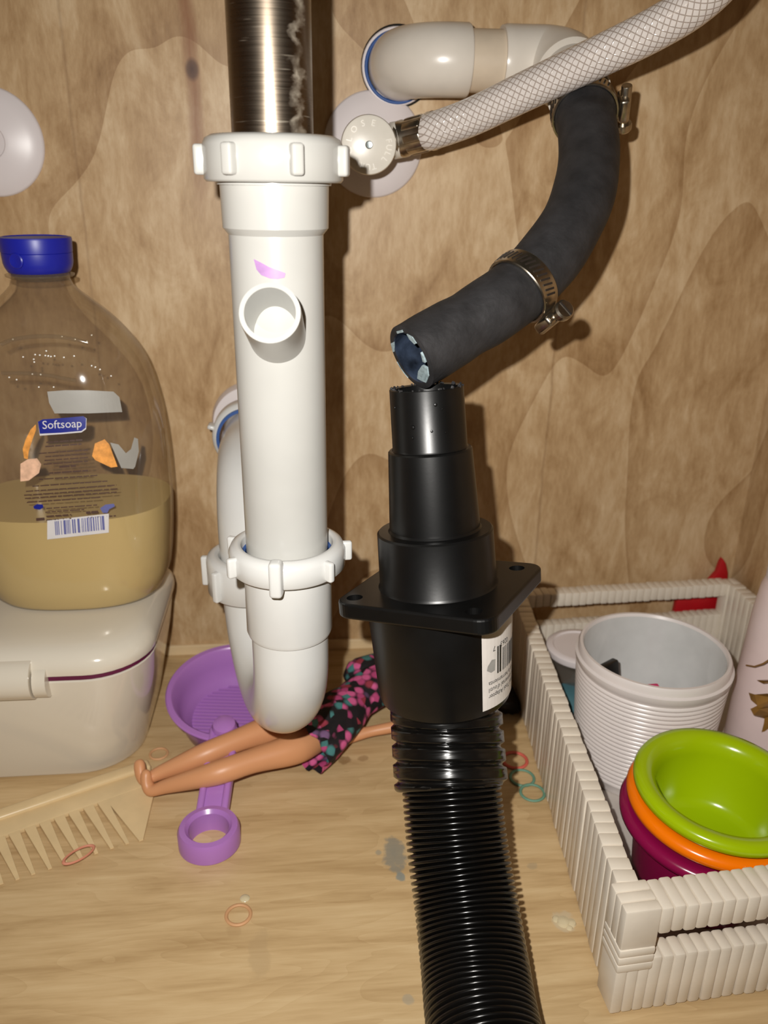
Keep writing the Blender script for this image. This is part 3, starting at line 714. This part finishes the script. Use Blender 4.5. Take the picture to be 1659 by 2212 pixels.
def flat_text(body, px, py, size, ang, m, off, par, sx=1.0):
    vf = text_vf(body, size); ca, sa = math.cos(ang), math.sin(ang); V = []
    for p in vf[0]:
        x, y = p.x * sx, -p.y; V.append(bpt(px + x * ca - y * sa, py + x * sa + y * ca, off))
    return obj('lettering', (V, vf[1]), m, par, smooth=False)
flat_text('Softsoap', 134, 917, 25, -.05, MT['labelwhite'], .0008, bd, 1.0)
rows = [(100, 178, 948, 5), (98, 176, 957, 5), (84, 190, 971, 4), (98, 186, 979, 4), (96, 190, 987, 4), (94, 190, 995, 4), (128, 164, 1003, 7), (106, 190, 1015, 5), (84, 210, 1027, 4), (70, 232, 1041, 4), (56, 252, 1051, 4), (52, 254, 1059, 4), (54, 252, 1066, 4), (58, 218, 1075, 4), (100, 210, 1091, 4), (98, 182, 1099, 4), (100, 154, 1108, 5), (78, 96, 1113, 10), (100, 154, 1116, 4), (186, 212, 1106, 9), (190, 250, 1117, 4)]
for x0, x1, y, h in rows:
    V, F = [], []; x = x0
    while x < x1:
        wd_ = random.uniform(9, 24); xe = min(x1, x + wd_); o = strip(x, y - (x - 150) * .07 + 4, xe, y - (xe - 150) * .07 + 4, h * .6, 2)
        b = len(V); V += [bpt(a_, b_, .0006) for a_, b_ in o]; F.append(tuple(range(b, len(V)))); x = xe + random.uniform(1.5, 3)
    obj('print_line', (V, F), MT['print'], t, smooth=False)
bc = decal('barcode_patch', strip(102, 1145, 235, 1130, 41, 10), MT['labelwhite'], .0006, t)
V, F = [], []; x = 118
while x < 222:
    wd_ = random.choice((1.5, 2, 3, 5)); o = [(x, 1143 - (x - 102) * .113 - 15), (x + wd_, 1143 - (x + wd_ - 102) * .113 - 15), (x + wd_ + 2, 1143 - (x - 102) * .113 + 15), (x + 2, 1143 - (x - 102) * .113 + 15)]
    b = len(V); V += [bpt(a_, b_, .0009) for a_, b_ in o]; F.append(tuple(range(b, b + 4))); x += wd_ + random.choice((1.5, 2.5, 4))
obj('barcode', (V, F), MT['barcode'], bc, smooth=False)
decal('fruit_print', [(205, 958), (226, 949), (236, 960), (254, 1008), (240, 1010), (206, 994), (199, 985)], MT['orange_print'], .0006, t)
decal('milk_splash_print', [(238, 956), (256, 960), (272, 979), (283, 970), (290, 945), (298, 948), (300, 975), (292, 1008), (288, 1013), (262, 1011)], MT['frost'], .0006, t)
decal('fruit_print', [(44, 1002), (60, 992), (80, 990), (89, 1003), (84, 1022), (62, 1038), (44, 1040)], MT['peach_print'], .0006, t)
decal('leaf_print', [(77, 917), (78, 928), (70, 950), (62, 975), (60, 992), (52, 990), (49, 970), (55, 950), (66, 928)], MT['orange_print'], .0007, t)
decal('blue_mark', [(72, 1094), (80, 1089), (92, 1090), (94, 1096), (86, 1101), (74, 1099)], MT['labelblue'], .0007, t)
decal('blue_mark', [(216, 1098), (228, 1090), (246, 1088), (248, 1094), (236, 1100), (232, 1108), (222, 1108)], MT['barcode'], .0007, t)
# bubbles clinging to the wall of the bottle
D = []
for px, py in ((76, 766), (73, 776), (74, 782), (86, 767), (98, 768), (104, 769), (118, 769), (138, 772), (160, 769), (50, 771), (198, 790), (206, 793), (216, 798), (240, 812), (28, 733), (134, 727), (162, 733), (188, 738), (198, 724), (88, 809), (100, 758), (110, 770), (70, 808), (36, 820), (20, 815), (116, 836), (84, 836)):
    c = bpt(px, py, .0002); D.append(lathe([(.0001, -.0004), (.0004, -.0003), (.0005, .0), (.0004, .0003), (.0001, .0004)], c, (0, -1, .1), 10))
bb = obj('bubbles', join(*D), MT['bubble'], t); bb['kind'] = 'stuff'
for pts_ in ([(2, 744), (30, 733), (75, 727), (120, 727), (160, 733), (190, 741)], [(4, 806), (35, 806), (70, 807), (105, 811), (135, 817), (165, 822)]):
    obj('grip_ridge', sweep(catmull([bpt(x, y, .0001) for x, y in pts_], 6), .0011, 12), MT['clear'], t)

# ================================================================== toy sieve
SC0 = atz(505, 1492, .033); nn = Vector((.02, -.2, 1)).normalized()
hx = atz(452, 1796, .008)
t = thing('toy_sieve', 'purple plastic toy sand sieve with a ring-ended handle, lying by the white box', 'toy', (SC0.x, SC0.y, 0))
obj('bowl', lathe([(.0285, -.0265), (.0315, -.0265), (.0345, -.024), (.0385, -.010), (.0415, -.001), (.0438, -.0005), (.0440, .0008), (.0432, .0018), (.0402, .0018), (.0388, .0005), (.0362, -.010), (.0330, -.0215), (.0290, -.0245)], SC0, nn, 72, False, False, closed=True), MT['purple'], t, angle=40)
sx_, sy_, sn_ = frame(nn, RT)
obj('mesh_floor', lathe([(.0295, -.0262), (.0295, -.0250)], SC0, nn, 48), MT['purple'], t, angle=30)
for k in range(-9, 10):
    o_ = k * .0030; hl = math.sqrt(max(.00001, .0285 ** 2 - o_ ** 2))
    obj('rib', rbox(hl * 2, .0013, .0016, 0, 1, basis(sx_, sy_, sn_, SC0 + sy_ * o_ - nn * .0243)), MT['purple'], t, smooth=False)
ha = atz(486, 1576, .026); hb = Vector((hx.x, hx.y + .012, .0072)); hd = (hb - ha).normalized(); hs_ = hd.cross(Vector((0, 0, 1))).normalized(); hu = hs_.cross(hd)
HL = (hb - ha).length
hn = obj('handle', join(rbox(HL, .0185, .0060, .002, 3, basis(hd, -hs_, hu, ha.lerp(hb, .5) - hu * .001)), rbox(HL, .0042, .0085, .0018, 3, basis(hd, -hs_, hu, ha.lerp(hb, .5) + hs_ * .0070)), rbox(HL, .0042, .0085, .0018, 3, basis(hd, -hs_, hu, ha.lerp(hb, .5) - hs_ * .0070))), MT['purple'], t)
obj('handle_boss', lathe([(.0078, -.012), (.0078, .002), (.0068, .0045), (.004, .0058), (.0002, .006)], ha + hd * .001 + Vector((0, 0, .002)), (0, -.25, 1), 40), MT['purple'], t)
obj('grip_ring', lathe([(.0106, 0), (.0160, 0), (.0172, .0015), (.0172, .0105), (.0160, .0128), (.0130, .0132), (.0112, .0112)], (hx.x, hx.y - .001, 0), (0, 0, 1), 64, False, False, closed=True), MT['purple'], t)

# ================================================================== comb
ca, cb = atz(0, 1764, .004), atz(318, 1656, .004); cu = (cb - ca); cu.z = 0; cu.normalize()
ct = atz(304, 1814, 0) - atz(262, 1695, 0); ct.z = 0
cv = Vector((cu.y, -cu.x, 0))          # across, towards the teeth
C0 = atz(300, 1660, 0)
t = thing('comb', 'wide-toothed beige plastic comb lying in front of the white box', 'comb', (C0.x, C0.y, 0))
CL = .16
m4 = basis(cu, cv, Vector((0, 0, 1)), (C0.x, C0.y, 0))
obj('spine', rbox(CL, .0085, .0055, .0018, 3, m4 @ Matrix.Translation((-CL / 2 + .006, .0042, .0030))), MT['comb'], t)
tips = [(305, 1815), (275, 1822), (242, 1832), (208, 1843), (175, 1854), (142, 1866), (108, 1876), (72, 1888), (38, 1899), (3, 1909)]
def tooth(u0, u1, v0, tu, tv, wt):
    o = [(u0, v0), (u1, v0), (tu + wt, tv), (tu - wt, tv)]
    bm = bmesh.new(); lo_ = [bm.verts.new((a, b, .0004)) for a, b in o]; hi = [bm.verts.new((a, b, .0031 if k < 2 else .0014)) for k, (a, b) in enumerate(o)]
    bm.faces.new(lo_); bm.faces.new(hi)
    for k in range(4): bm.faces.new((lo_[k], lo_[(k + 1) % 4], hi[(k + 1) % 4], hi[k]))
    return bm_vf(bm)
inv = m4.inverted(); TP = [inv @ atz(x, y, .001) for x, y in tips]; vr = ((inv @ atz(267, 1722, .003)).y + (inv @ atz(14, 1795, .003)).y) / 2
obj('web', rbox(CL - .002, vr - .006, .0030, .0006, 2, m4 @ Matrix.Translation((-CL / 2 + .006, .006 + (vr - .006) / 2, .0018))), MT['comb'], t)
pt = sum((TP[i].x - TP[i + 1].x) for i in range(1, 8)) / 7
for k in range(0, 15):
    p = TP[k] if k < len(TP) else Vector((TP[9].x - pt * (k - 9), TP[9].y, 0))
    if k == 0: obj('end_tooth', xf(tooth(TP[0].x - .0095, .0055, vr - .001, p.x, p.y, .0012), m4), MT['comb'], t, smooth=False)
    else:
        off_ = (TP[1].x - p.x); base = TP[1].x - .0042 - off_ * 1.0
        obj('tooth', xf(tooth(base - pt * .37, base + pt * .37, vr - .001, p.x, p.y, .0010), m4), MT['comb'], t, smooth=False)
# ================================================================== small elastics
def elastic(px, py, R_, r, m, label, z=0, axis=(0, 0, 1), sy=1, flat=.8, rot=0):
    c = atz(px, py, z + r * flat + .00005); o = obj('hair_elastic', xf(torus(R_, r, c, 40, 10, axis, sy, flat), Matrix.Translation(c) @ Matrix.Rotation(rot, 4, 'Z') @ Matrix.Translation(-c)), MT[m], None, loc=(c.x, c.y, z))
    return tag(o, label, 'hair elastic', 'small hair elastics on the cabinet floor')
elastic(515, 1976, .0061, .0009, 'el_tan', 'tan hair elastic lying alone on the open floor near the bottom')
elastic(170, 1846, .0086, .0010, 'el_pink', 'pink hair elastic lying across the teeth of the comb', .0036, (.05, -.1, 1), .42, .8, .75)
elastic(1128, 1680, .0074, .0009, 'el_teal', 'teal hair elastic beside the black hose, the one further from the lens')
elastic(1150, 1712, .0072, .0009, 'el_teal', 'teal hair elastic touching the side of the white basket', .0008)
elastic(1112, 1642, .0078, .0011, 'el_red', 'red hair elastic between the black hose and the basket')
elastic(343, 1628, .0055, .0008, 'el_tan', 'tan hair elastic half hidden behind the doll\'s foot')
c = atz(1217, 1992, 0)
D = [lathe([(r_, 0), (r_ * .8, r_ * .35), (r_ * .3, r_ * .5), (.0001, r_ * .52)], c + Vector((dx, dy, 0)), (0, 0, 1), 14) for dx, dy, r_ in ((0, 0, .0036), (.0038, -.001, .0026), (-.003, .002, .0022), (.002, -.0035, .0018))]
tag(obj('glue_blob', join(*D), MT['glue'], None, loc=c), 'clear dried glue blob on the floor beside the basket', 'glue drop')
c = atz(529, 1940, 0)
tag(obj('glue_drop', lathe([(.0026, 0), (.0022, .0004), (.0012, .0007), (.0001, .0008)], c, n=20), MT['glue'], None, loc=c), 'tiny pale dried drop just above the lone tan elastic', 'glue drop')

# ================================================================== doll lying on the floor
def J(px, py, z): return atz(px, py, z)
joints = {'pel': (J(716, 1556, .021), .0135, .0105), 'belly': (J(762, 1517, .021), .0105, .0085), 'chest': (J(815, 1477, .022), .0145, .0105), 'shol': (J(845, 1452, .021), .0125, .009),
          'neck': (J(872, 1434, .021), .0052, .0052), 'jaw': (J(890, 1422, .022), .0095, .0105), 'skull': (J(915, 1406, .0215), .0148, .0150), 'crown': (J(938, 1393, .021), .0110, .0115),
          'hipA': (J(700, 1578, .019), .0098, .0098), 'thA': (J(640, 1618, .0215), .0092, .0092), 'knA': (J(545, 1643, .0235), .0066, .0066), 'shA': (J(470, 1670, .0230), .0068, .0068), 'anA': (J(345, 1702, .0110), .0036, .0036), 'heA': (J(322, 1712, .0072), .0042, .0042), 'baA': (J(315, 1682, .0140), .0036, .0036), 'toA': (J(314, 1660, .0195), .0022, .0032),
          'hipB': (J(695, 1538, .019), .0098, .0098), 'thB': (J(600, 1568, .0235), .0090, .0090), 'knB': (J(515, 1598, .0255), .0064, .0064), 'shB': (J(440, 1630, .0235), .0066, .0066), 'anB': (J(330, 1676, .0125), .0036, .0036), 'heB': (J(308, 1690, .0105), .0042, .0042), 'baB': (J(302, 1662, .0165), .0036, .0036), 'toB': (J(300, 1638, .0215), .0022, .0032),
          'uaA': (J(872, 1500, .018), .0048, .0048), 'elA': (J(905, 1560, .012), .0040, .0040), 'waA': (J(800, 1580, .0085), .0032, .0032), 'haA': (J(748, 1592, .0072), .0048, .0034), 'fiA': (J(727, 1606, .0055), .0034, .0022),
          'uaB': (J(850, 1420, .018), .0046, .0046), 'elB': (J(905, 1375, .013), .0038, .0038), 'waB': (J(960, 1372, .010), .0030, .0030), 'haB': (J(985, 1372, .009), .0042, .003)}
edges = [('pel', 'belly'), ('belly', 'chest'), ('chest', 'shol'), ('shol', 'neck'), ('neck', 'jaw'), ('jaw', 'skull'), ('skull', 'crown'),
         ('pel', 'hipA'), ('hipA', 'thA'), ('thA', 'knA'), ('knA', 'shA'), ('shA', 'anA'), ('anA', 'heA'), ('heA', 'baA'), ('baA', 'toA'),
         ('pel', 'hipB'), ('hipB', 'thB'), ('thB', 'knB'), ('knB', 'shB'), ('shB', 'anB'), ('anB', 'heB'), ('heB', 'baB'), ('baB', 'toB'),
         ('shol', 'uaA'), ('uaA', 'elA'), ('elA', 'waA'), ('waA', 'haA'), ('haA', 'fiA'), ('shol', 'uaB'), ('uaB', 'elB'), ('elB', 'waB'), ('waB', 'haB')]
D0 = J(716, 1556, 0)
t = thing('fashion_doll', 'bare-legged doll in a dark floral dress lying on the cabinet floor', 'doll', D0)
keys = list(joints); SCL = 20.0
me = bpy.data.meshes.new('skin'); me.from_pydata([tuple((joints[k][0] - D0) * SCL) for k in keys], [(keys.index(a), keys.index(b)) for a, b in edges], [])
so = bpy.data.objects.new('skin', me); COL.objects.link(so)
md = so.modifiers.new('s', 'SKIN'); md.use_smooth_shade = True
for i, k in enumerate(keys):
    g_ = 1.14 if k[-1] in 'AB' else 1.12; me.skin_vertices[0].data[i].radius = (joints[k][1] * SCL * g_, joints[k][2] * SCL * g_); me.skin_vertices[0].data[i].use_root = (k == 'pel')
so.modifiers.new('u', 'SUBSURF').levels = 2; so.modifiers['u'].render_levels = 2
bpy.context.view_layer.update()
ev = bpy.data.meshes.new_from_object(so.evaluated_get(bpy.context.evaluated_depsgraph_get()))
vf = ([D0 + v.co / SCL for v in ev.vertices], [tuple(p.vertices) for p in ev.polygons])
bpy.data.objects.remove(so)
body = obj('body', vf, MT['skin'], t, angle=0)
dp = catmull([J(652, 1612, .020), J(690, 1583, .021), J(725, 1550, .0215), J(768, 1512, .0215), J(812, 1478, .0225), J(842, 1455, .0215)], 8)
rad = []
keyr = [(.0215, .0165), (.0205, .0160), (.0190, .0155), (.0150, .0125), (.0175, .0135), (.0150, .0115)]
R_ = []; frd = frames(dp, (0, 0, 1)); n = 64
for i, f in enumerate(frd):
    u = i / (len(frd) - 1) * 5; k = min(4, int(u)); q = u - k
    ra = keyr[k][0] * (1 - q) + keyr[k + 1][0] * q; rbb = keyr[k][1] * (1 - q) + keyr[k + 1][1] * q
    ruf = max(0, 1 - u / 2.2) * .0017; p, x, y, a = f; ring = []
    for j in range(n):
        th = 2 * math.pi * j / n; w_ = ruf * math.sin(th * 9 + 1.3 * math.sin(th * 2)) + .0006 * noise.noise(Vector((math.cos(th) * 2, math.sin(th) * 2, u * 2)))
        q3 = p + x * (math.cos(th) * (rbb + w_)) + y * (math.sin(th) * (ra + w_)); q3.z = max(q3.z, .0012); ring.append(q3)
    R_.append(ring)
obj('dress', loft(R_, False, False), MT['dress'], t, angle=0)
sl = catmull([J(838, 1452, .022), J(862, 1480, .020), J(876, 1510, .0175)], 6)
obj('sleeve', sweep(sl, [.0075 + .0004 * math.sin(i * 2.2) for i in range(len(sl))], 28, False, False), MT['dress'], t, angle=0)
# bunched second fabric flap above the bodice
sl = catmull([J(752, 1478, .020), J(785, 1458, .024), J(822, 1438, .022), J(850, 1425, .019)], 6)
obj('cape', sweep(sl, [.007, .009, .0105, .012, .013, .0125, .013, .0125, .012, .0115, .011, .0105, .010, .009, .008, .0075, .007, .006, .005][:len(sl)], 28), MT['dress'], t, angle=0)
hp_ = catmull([J(905, 1412, .024), J(945, 1392, .021), J(1000, 1405, .016), J(1050, 1450, .0125), J(1082, 1496, .0105), J(1094, 1530, .008)], 8)
frh = frames(hp_, (0, 0, 1)); Rr = []
for i, f in enumerate(frh):
    u = i / (len(frh) - 1); rw = (.0165 if u < .25 else .0165 - (u - .25) * .008); rh = (.0155 if u < .2 else max(.005, .0155 - (u - .2) * .018)); p, x, y, a = f; ring = []
    for j in range(40):
        th = 2 * math.pi * j / 40; w_ = 1 + .10 * math.sin(th * 11 + u * 3); q3 = p + x * (math.cos(th) * rh * w_) + y * (math.sin(th) * rw * w_); q3.z = max(q3.z, .0015); ring.append(q3)
    Rr.append(ring)
obj('hair', loft(Rr, True, True), MT['hair'], t, angle=0)

# ================================================================== strap-woven basket
FLc, BLc, BRc, FRc = Vector((.1280, .2415, 0)), Vector((.1485, .535, 0)), Vector((.3310, .5445, 0)), Vector((.3330, .2555, 0))
HB = .0625; cen = (FLc + BLc + BRc + FRc) / 4
t = thing('white_basket', 'white plastic strap-wrapped basket holding cups along the right wall', 'basket', (cen.x, cen.y, 0))
strap_cache = {}
def strap(w_, d_, h_, bev):
    k = (round(w_, 5), d_, h_, bev)
    if k not in strap_cache:
        o = obj('strap', rbox(w_, d_, h_, bev, 2), MT['strap'], None); strap_cache[k] = o.data; bpy.data.objects.remove(o)
    return strap_cache[k]
def side(a, b, z0, z1, d_, pitch, i0=0.0, i1=0.0, bev=.0012, jit=.0003):
    dr = (b - a).normalized(); inn_ = Vector((-dr.y, dr.x, 0));
    if (cen - a).dot(inn_) < 0: inn_ = -inn_
    L_ = (b - a).length - i0 - i1; n_ = max(1, round(L_ / pitch)); pw = L_ / n_; dat = strap(pw * 1.0, d_, z1 - z0, bev)
    for k in range(n_):
        c = a + dr * (i0 + pw * (k + .5)) + inn_ * (d_ / 2 + random.uniform(-jit, jit)) + Vector((0, 0, (z0 + z1) / 2 + random.uniform(-jit, jit)))
        m4 = basis(dr, dr.cross(Vector((0, 0, 1))) * -1, Vector((0, 0, 1)), c) @ Matrix.Rotation(random.uniform(-.02, .02), 4, 'Y')
        share('strap', dat, m4, t)
side(FLc, FRc, .0475, HB, .0165, .0057, .0165, .012, .0013)
side(FLc, FRc, .0012, .0335, .0105, .0056, .0155, .012, .0014)
side(FLc, BLc, .0012, HB, .0105, .0074, .0165, .012, .0011)
side(BLc, BRc, .0515, HB, .0115, .0057, .011, .012, .0011)
side(BLc, BRc, .0012, .0350, .0100, .0057, .011, .012, .0011)
side(FRc, BRc, .0012, HB, .0105, .0074, .012, .012, .0011)
dx_, dy_ = (FRc - FLc).normalized(), (BLc - FLc).normalized()
mc = basis(dx_, Vector((-dx_.y, dx_.x, 0)), Vector((0, 0, 1)), FLc)
for k in range(3): obj('corner_strap', rbox(.0166, .0054, .0225, .0010, 2, mc @ Matrix.Translation((.0083, .0030 + .0055 * k, .0512))), MT['strap'], t)
for k, (x_, w_) in enumerate(((.0027, .0054), (.0080, .0052), (.0131, .0050))): obj('corner_strap', rbox(w_, .0150, .0270, .0010, 2, mc @ Matrix.Translation((x_, .0078, .0147))), MT['strap'], t)
for k in range(3): obj('corner_band', rbox(.0168, .0168, .0044, .0010, 2, mc @ Matrix.Translation((.0080, .0080, .0295 + .0045 * k))), MT['strap'], t)
for c, s1, s2 in ((BLc, 1, -1), (BRc, -1, -1), (FRc, -1, 1)):
    for k in range(2): obj('corner_strap', rbox(.0060, .0118, HB - .0015, .0012, 2, basis(dx_, Vector((-dx_.y, dx_.x, 0)), Vector((0, 0, 1)), c + dx_ * s1 * (.0031 + .006 * k) + Vector((0, s2 * .006, HB / 2)))), MT['strap'], t)
q = .006
bv = [FLc + Vector((q, q, 0)), FRc + Vector((-q, q, 0)), BRc + Vector((-q, -q, 0)), BLc + Vector((q, -q, 0))]
obj('base_panel', prism([(p.x, p.y) for p in bv], .0010, .0030), MT['basketin'], t, smooth=False)

# ================================================================== things in the basket
MC = Vector((.2045, .4065, .0031)); MH, MR = .0845, .0458
pf = [(.034, 0), (.0385, .0006), (.0398, .003)]
z = .006
k = 0
while z < MH - .0125:
    r = .0400 + (MR - .0400) * z / MH; pf += [(r - .0006, z), (r + .0003, z + .0010), (r + .0003, z + .0019), (r - .0006, z + .0029)]; z += .0030
pf += [(MR - .0010, MH - .0110), (MR, MH - .0095), (MR + .0004, MH - .0060), (MR - .0012, MH - .0052), (MR - .0012, MH - .0015), (MR - .0020, MH), (MR - .0036, MH), (MR - .0044, MH - .0018)]
t = thing('ribbed_cup', 'white ribbed stoneware cup standing in the basket', 'cup', MC)
obj('outside', lathe(pf, MC, n=96, cap0=True, cap1=False), MT['mug'], t, angle=50)
obj('inside', lathe([(MR - .0044, MH - .0018), (MR - .0050, MH - .02), (.0375, .012), (.033, .006), (.0002, .0055)], MC, n=80, cap0=False, cap1=True), MT['mugin'], t, angle=60)
# what is in the cup
def in_cup(name, px, py, z, sx, sy, m, label, cat, lean):
    top = atz(px, py, z); c = Vector((top.x * .6 + MC.x * .4, top.y * .6 + MC.y * .4, MC.z + .0062)); ax_ = (top - c).normalized(); x, y, a = frame(ax_, lean); L_ = (top - c).length
    tag(obj(name, rbox(sx, sy, L_, .001, 2, basis(x, y, a, c.lerp(top, .5))), m, None, loc=c), label, cat)
in_cup('black_clip', 1312, 1432, .071, .015, .005, MT['blackthing'], 'black plastic clip leaning inside the white ribbed cup', 'clip', (1, .5, 0))
in_cup('lime_stick', 1343, 1468, .070, .006, .004, MT['lime'], 'lime green bit peeking up inside the white cup beside the black clip', 'toy piece', (1, 0, 0))
in_cup('pink_piece', 1392, 1482, .070, .018, .004, MT['hotpink'], 'hot pink bit just visible inside the front of the white cup', 'toy piece', (1, 0, 0))

def nest_cup(name, label, m, c, R_, H_, tilt, open_=False):
    rr = .0062
    pf = [(R_ * .66, 0), (R_ * .70, .001), (R_ * .715, .003), (R_ - rr * 1.35, H_ - rr * 1.3), (R_ - rr * .55, H_ - rr * 1.25), (R_ - rr * .05, H_ - rr * .9), (R_, H_ - rr * .5), (R_ - rr * .2, H_ - rr * .12), (R_ - rr * .7, H_), (R_ - rr * 1.3, H_ - rr * .15), (R_ - rr * 1.75, H_ - rr * .7), (R_ - rr * 1.95, H_ - rr * 1.5),
          (R_ * .70, .0085), (R_ * .60, .006), (R_ * .56, .0052), (R_ * .2, .0048), (.0020, .0048)]
    if not open_: pf = pf[:10] + [(R_ - rr * 1.35 - .0004, H_ - rr * 1.2), (R_ * .715 - .0004, .0030), (R_ * .70, .0012), (.0020, .0010)]
    o = obj(name, lathe(pf, c, tilt, 80, True, True), m, None, loc=c, angle=60)
    return tag(o, label, 'cup', 'nested stacking cups in the basket'), pf
tl = Vector((.02, -.05, 1)).normalized(); NC = Vector((.1992, .3112, .0032))
nest_cup('stacking_cup', 'magenta stacking cup at the bottom of the nest in the basket', MT['magenta'], NC + Vector((-.0012, 0, 0)), .0446, .0475, tl)
nest_cup('stacking_cup', 'orange stacking cup between the green and magenta ones', MT['orange'], NC + tl * .0108, .0438, .0475, tl)
g, _ = nest_cup('stacking_cup', 'lime green stacking cup on top of the nest in the basket', MT['lime'], NC + tl * .0205 + Vector((.0010, 0, 0)), .0428, .0470, tl, True)
gc = NC + tl * .0256 + Vector((.001, 0, 0))
hole = obj('drain_hole', lathe([(.0020, .0002), (.0001, .0003)], gc, tl, 20), MT['orange'], g)
obj('hole_rim', torus(.0034, .0011, gc, 28, 8, tl, 1, .35), MT['lime'], g)

PB = Vector((.2910, .4010, .0031))
t = thing('pink_bottle', 'pale pink bottle with brown leaf print at the right edge of the basket', 'bottle', PB)
obj('bottle_body', lathe([(.0265, 0), (.0288, .001), (.0295, .004), (.0292, .060), (.0275, .105), (.0258, .122), (.0240, .128), (.0002, .129)], PB, n=64), MT['pinkbottle'], t, angle=50)
obj('cap', lathe([(.0242, .1285), (.0242, .150), (.0232, .1515), (.0002, .1515)], PB, n=56), MT['esc'], t, angle=40)
def pbp(px, py, off=.0003):
    y = PB.y - .028
    for _ in range(30):
        p = aty(px, py, y); h = p.z - PB.z; r = (.0294 if h < .06 else .0292 - (h - .06) * .038) + off
        y = PB.y - math.sqrt(max(1e-7, r * r - min(r * r * .98, (p.x - PB.x) ** 2)))
    return aty(px, py, y)
for ol in ([(1617, 1496), (1630, 1500), (1658, 1498), (1675, 1508), (1662, 1530), (1634, 1538), (1620, 1532), (1636, 1524), (1622, 1512)], [(1622, 1534), (1640, 1532), (1665, 1528), (1672, 1545), (1650, 1552), (1628, 1545)], [(1652, 1545), (1668, 1540), (1672, 1565), (1652, 1580), (1645, 1582), (1650, 1562)], [(1634, 1469), (1655, 1471), (1672, 1468), (1668, 1476), (1648, 1476)]):
    obj('leaf_print', ([pbp(*p) for p in ol], [tuple(range(len(ol)))]), MT['gold'], t, smooth=False)
vn = [pbp(x, y, .0006) for x, y in ((1612, 1437), (1630, 1440), (1648, 1434), (1664, 1424))]
obj('stem_print', sweep(vn, .0005, 6), MT['gold'], t)
c = Vector((.1830, .470, .0031))
t = thing('clear_cup', 'small clear plastic cup in the far left corner of the basket', 'cup', c)
obj('wall', lathe([(.018, .0), (.0185, .001), (.0215, .040), (.0225, .041), (.0225, .043), (.0205, .043), (.0178, .003)], c, n=48, cap0=True, cap1=False), MT['clearcup'], t, angle=40)
obj('white_lid', lathe([(.0228, .0432), (.0232, .0440), (.0232, .0475), (.0222, .0485), (.019, .0488), (.018, .0478), (.0002, .0478)], c, n=48), MT['esc'], t, angle=40)
c = Vector((.1760, .4420, .0031))
tag(obj('teal_block', rbox(.020, .030, .028, .002, 2, Matrix.Translation(c + Vector((0, 0, .014)))), MT['teal'], None, loc=c), 'dull teal block wedged between the ribbed cup and the basket side', 'toy piece')
# red pointed piece standing behind the basket
c = Vector((.3180, .5540, 0)); z1 = aty(1568, 1206, .553).z
ol = [(-.030, .001), (.012, .001), (.012, .052), (.0105, z1 - .012), (.0075, z1 - .004), (.0045, z1), (.0030, z1 - .003), (.0015, z1 - .012), (-.004, z1 - .020), (-.016, .050), (-.028, .040)]
vf = prism(ol, -.0028, .0028, .0008, 2)
tag(obj('red_shovel', xf(vf, basis(Vector((1, 0, 0)), Vector((0, 0, 1)), Vector((0, -1, 0)), c)), MT['red'], None, loc=c), 'red pointed plastic piece standing behind the far right corner of the basket', 'toy')
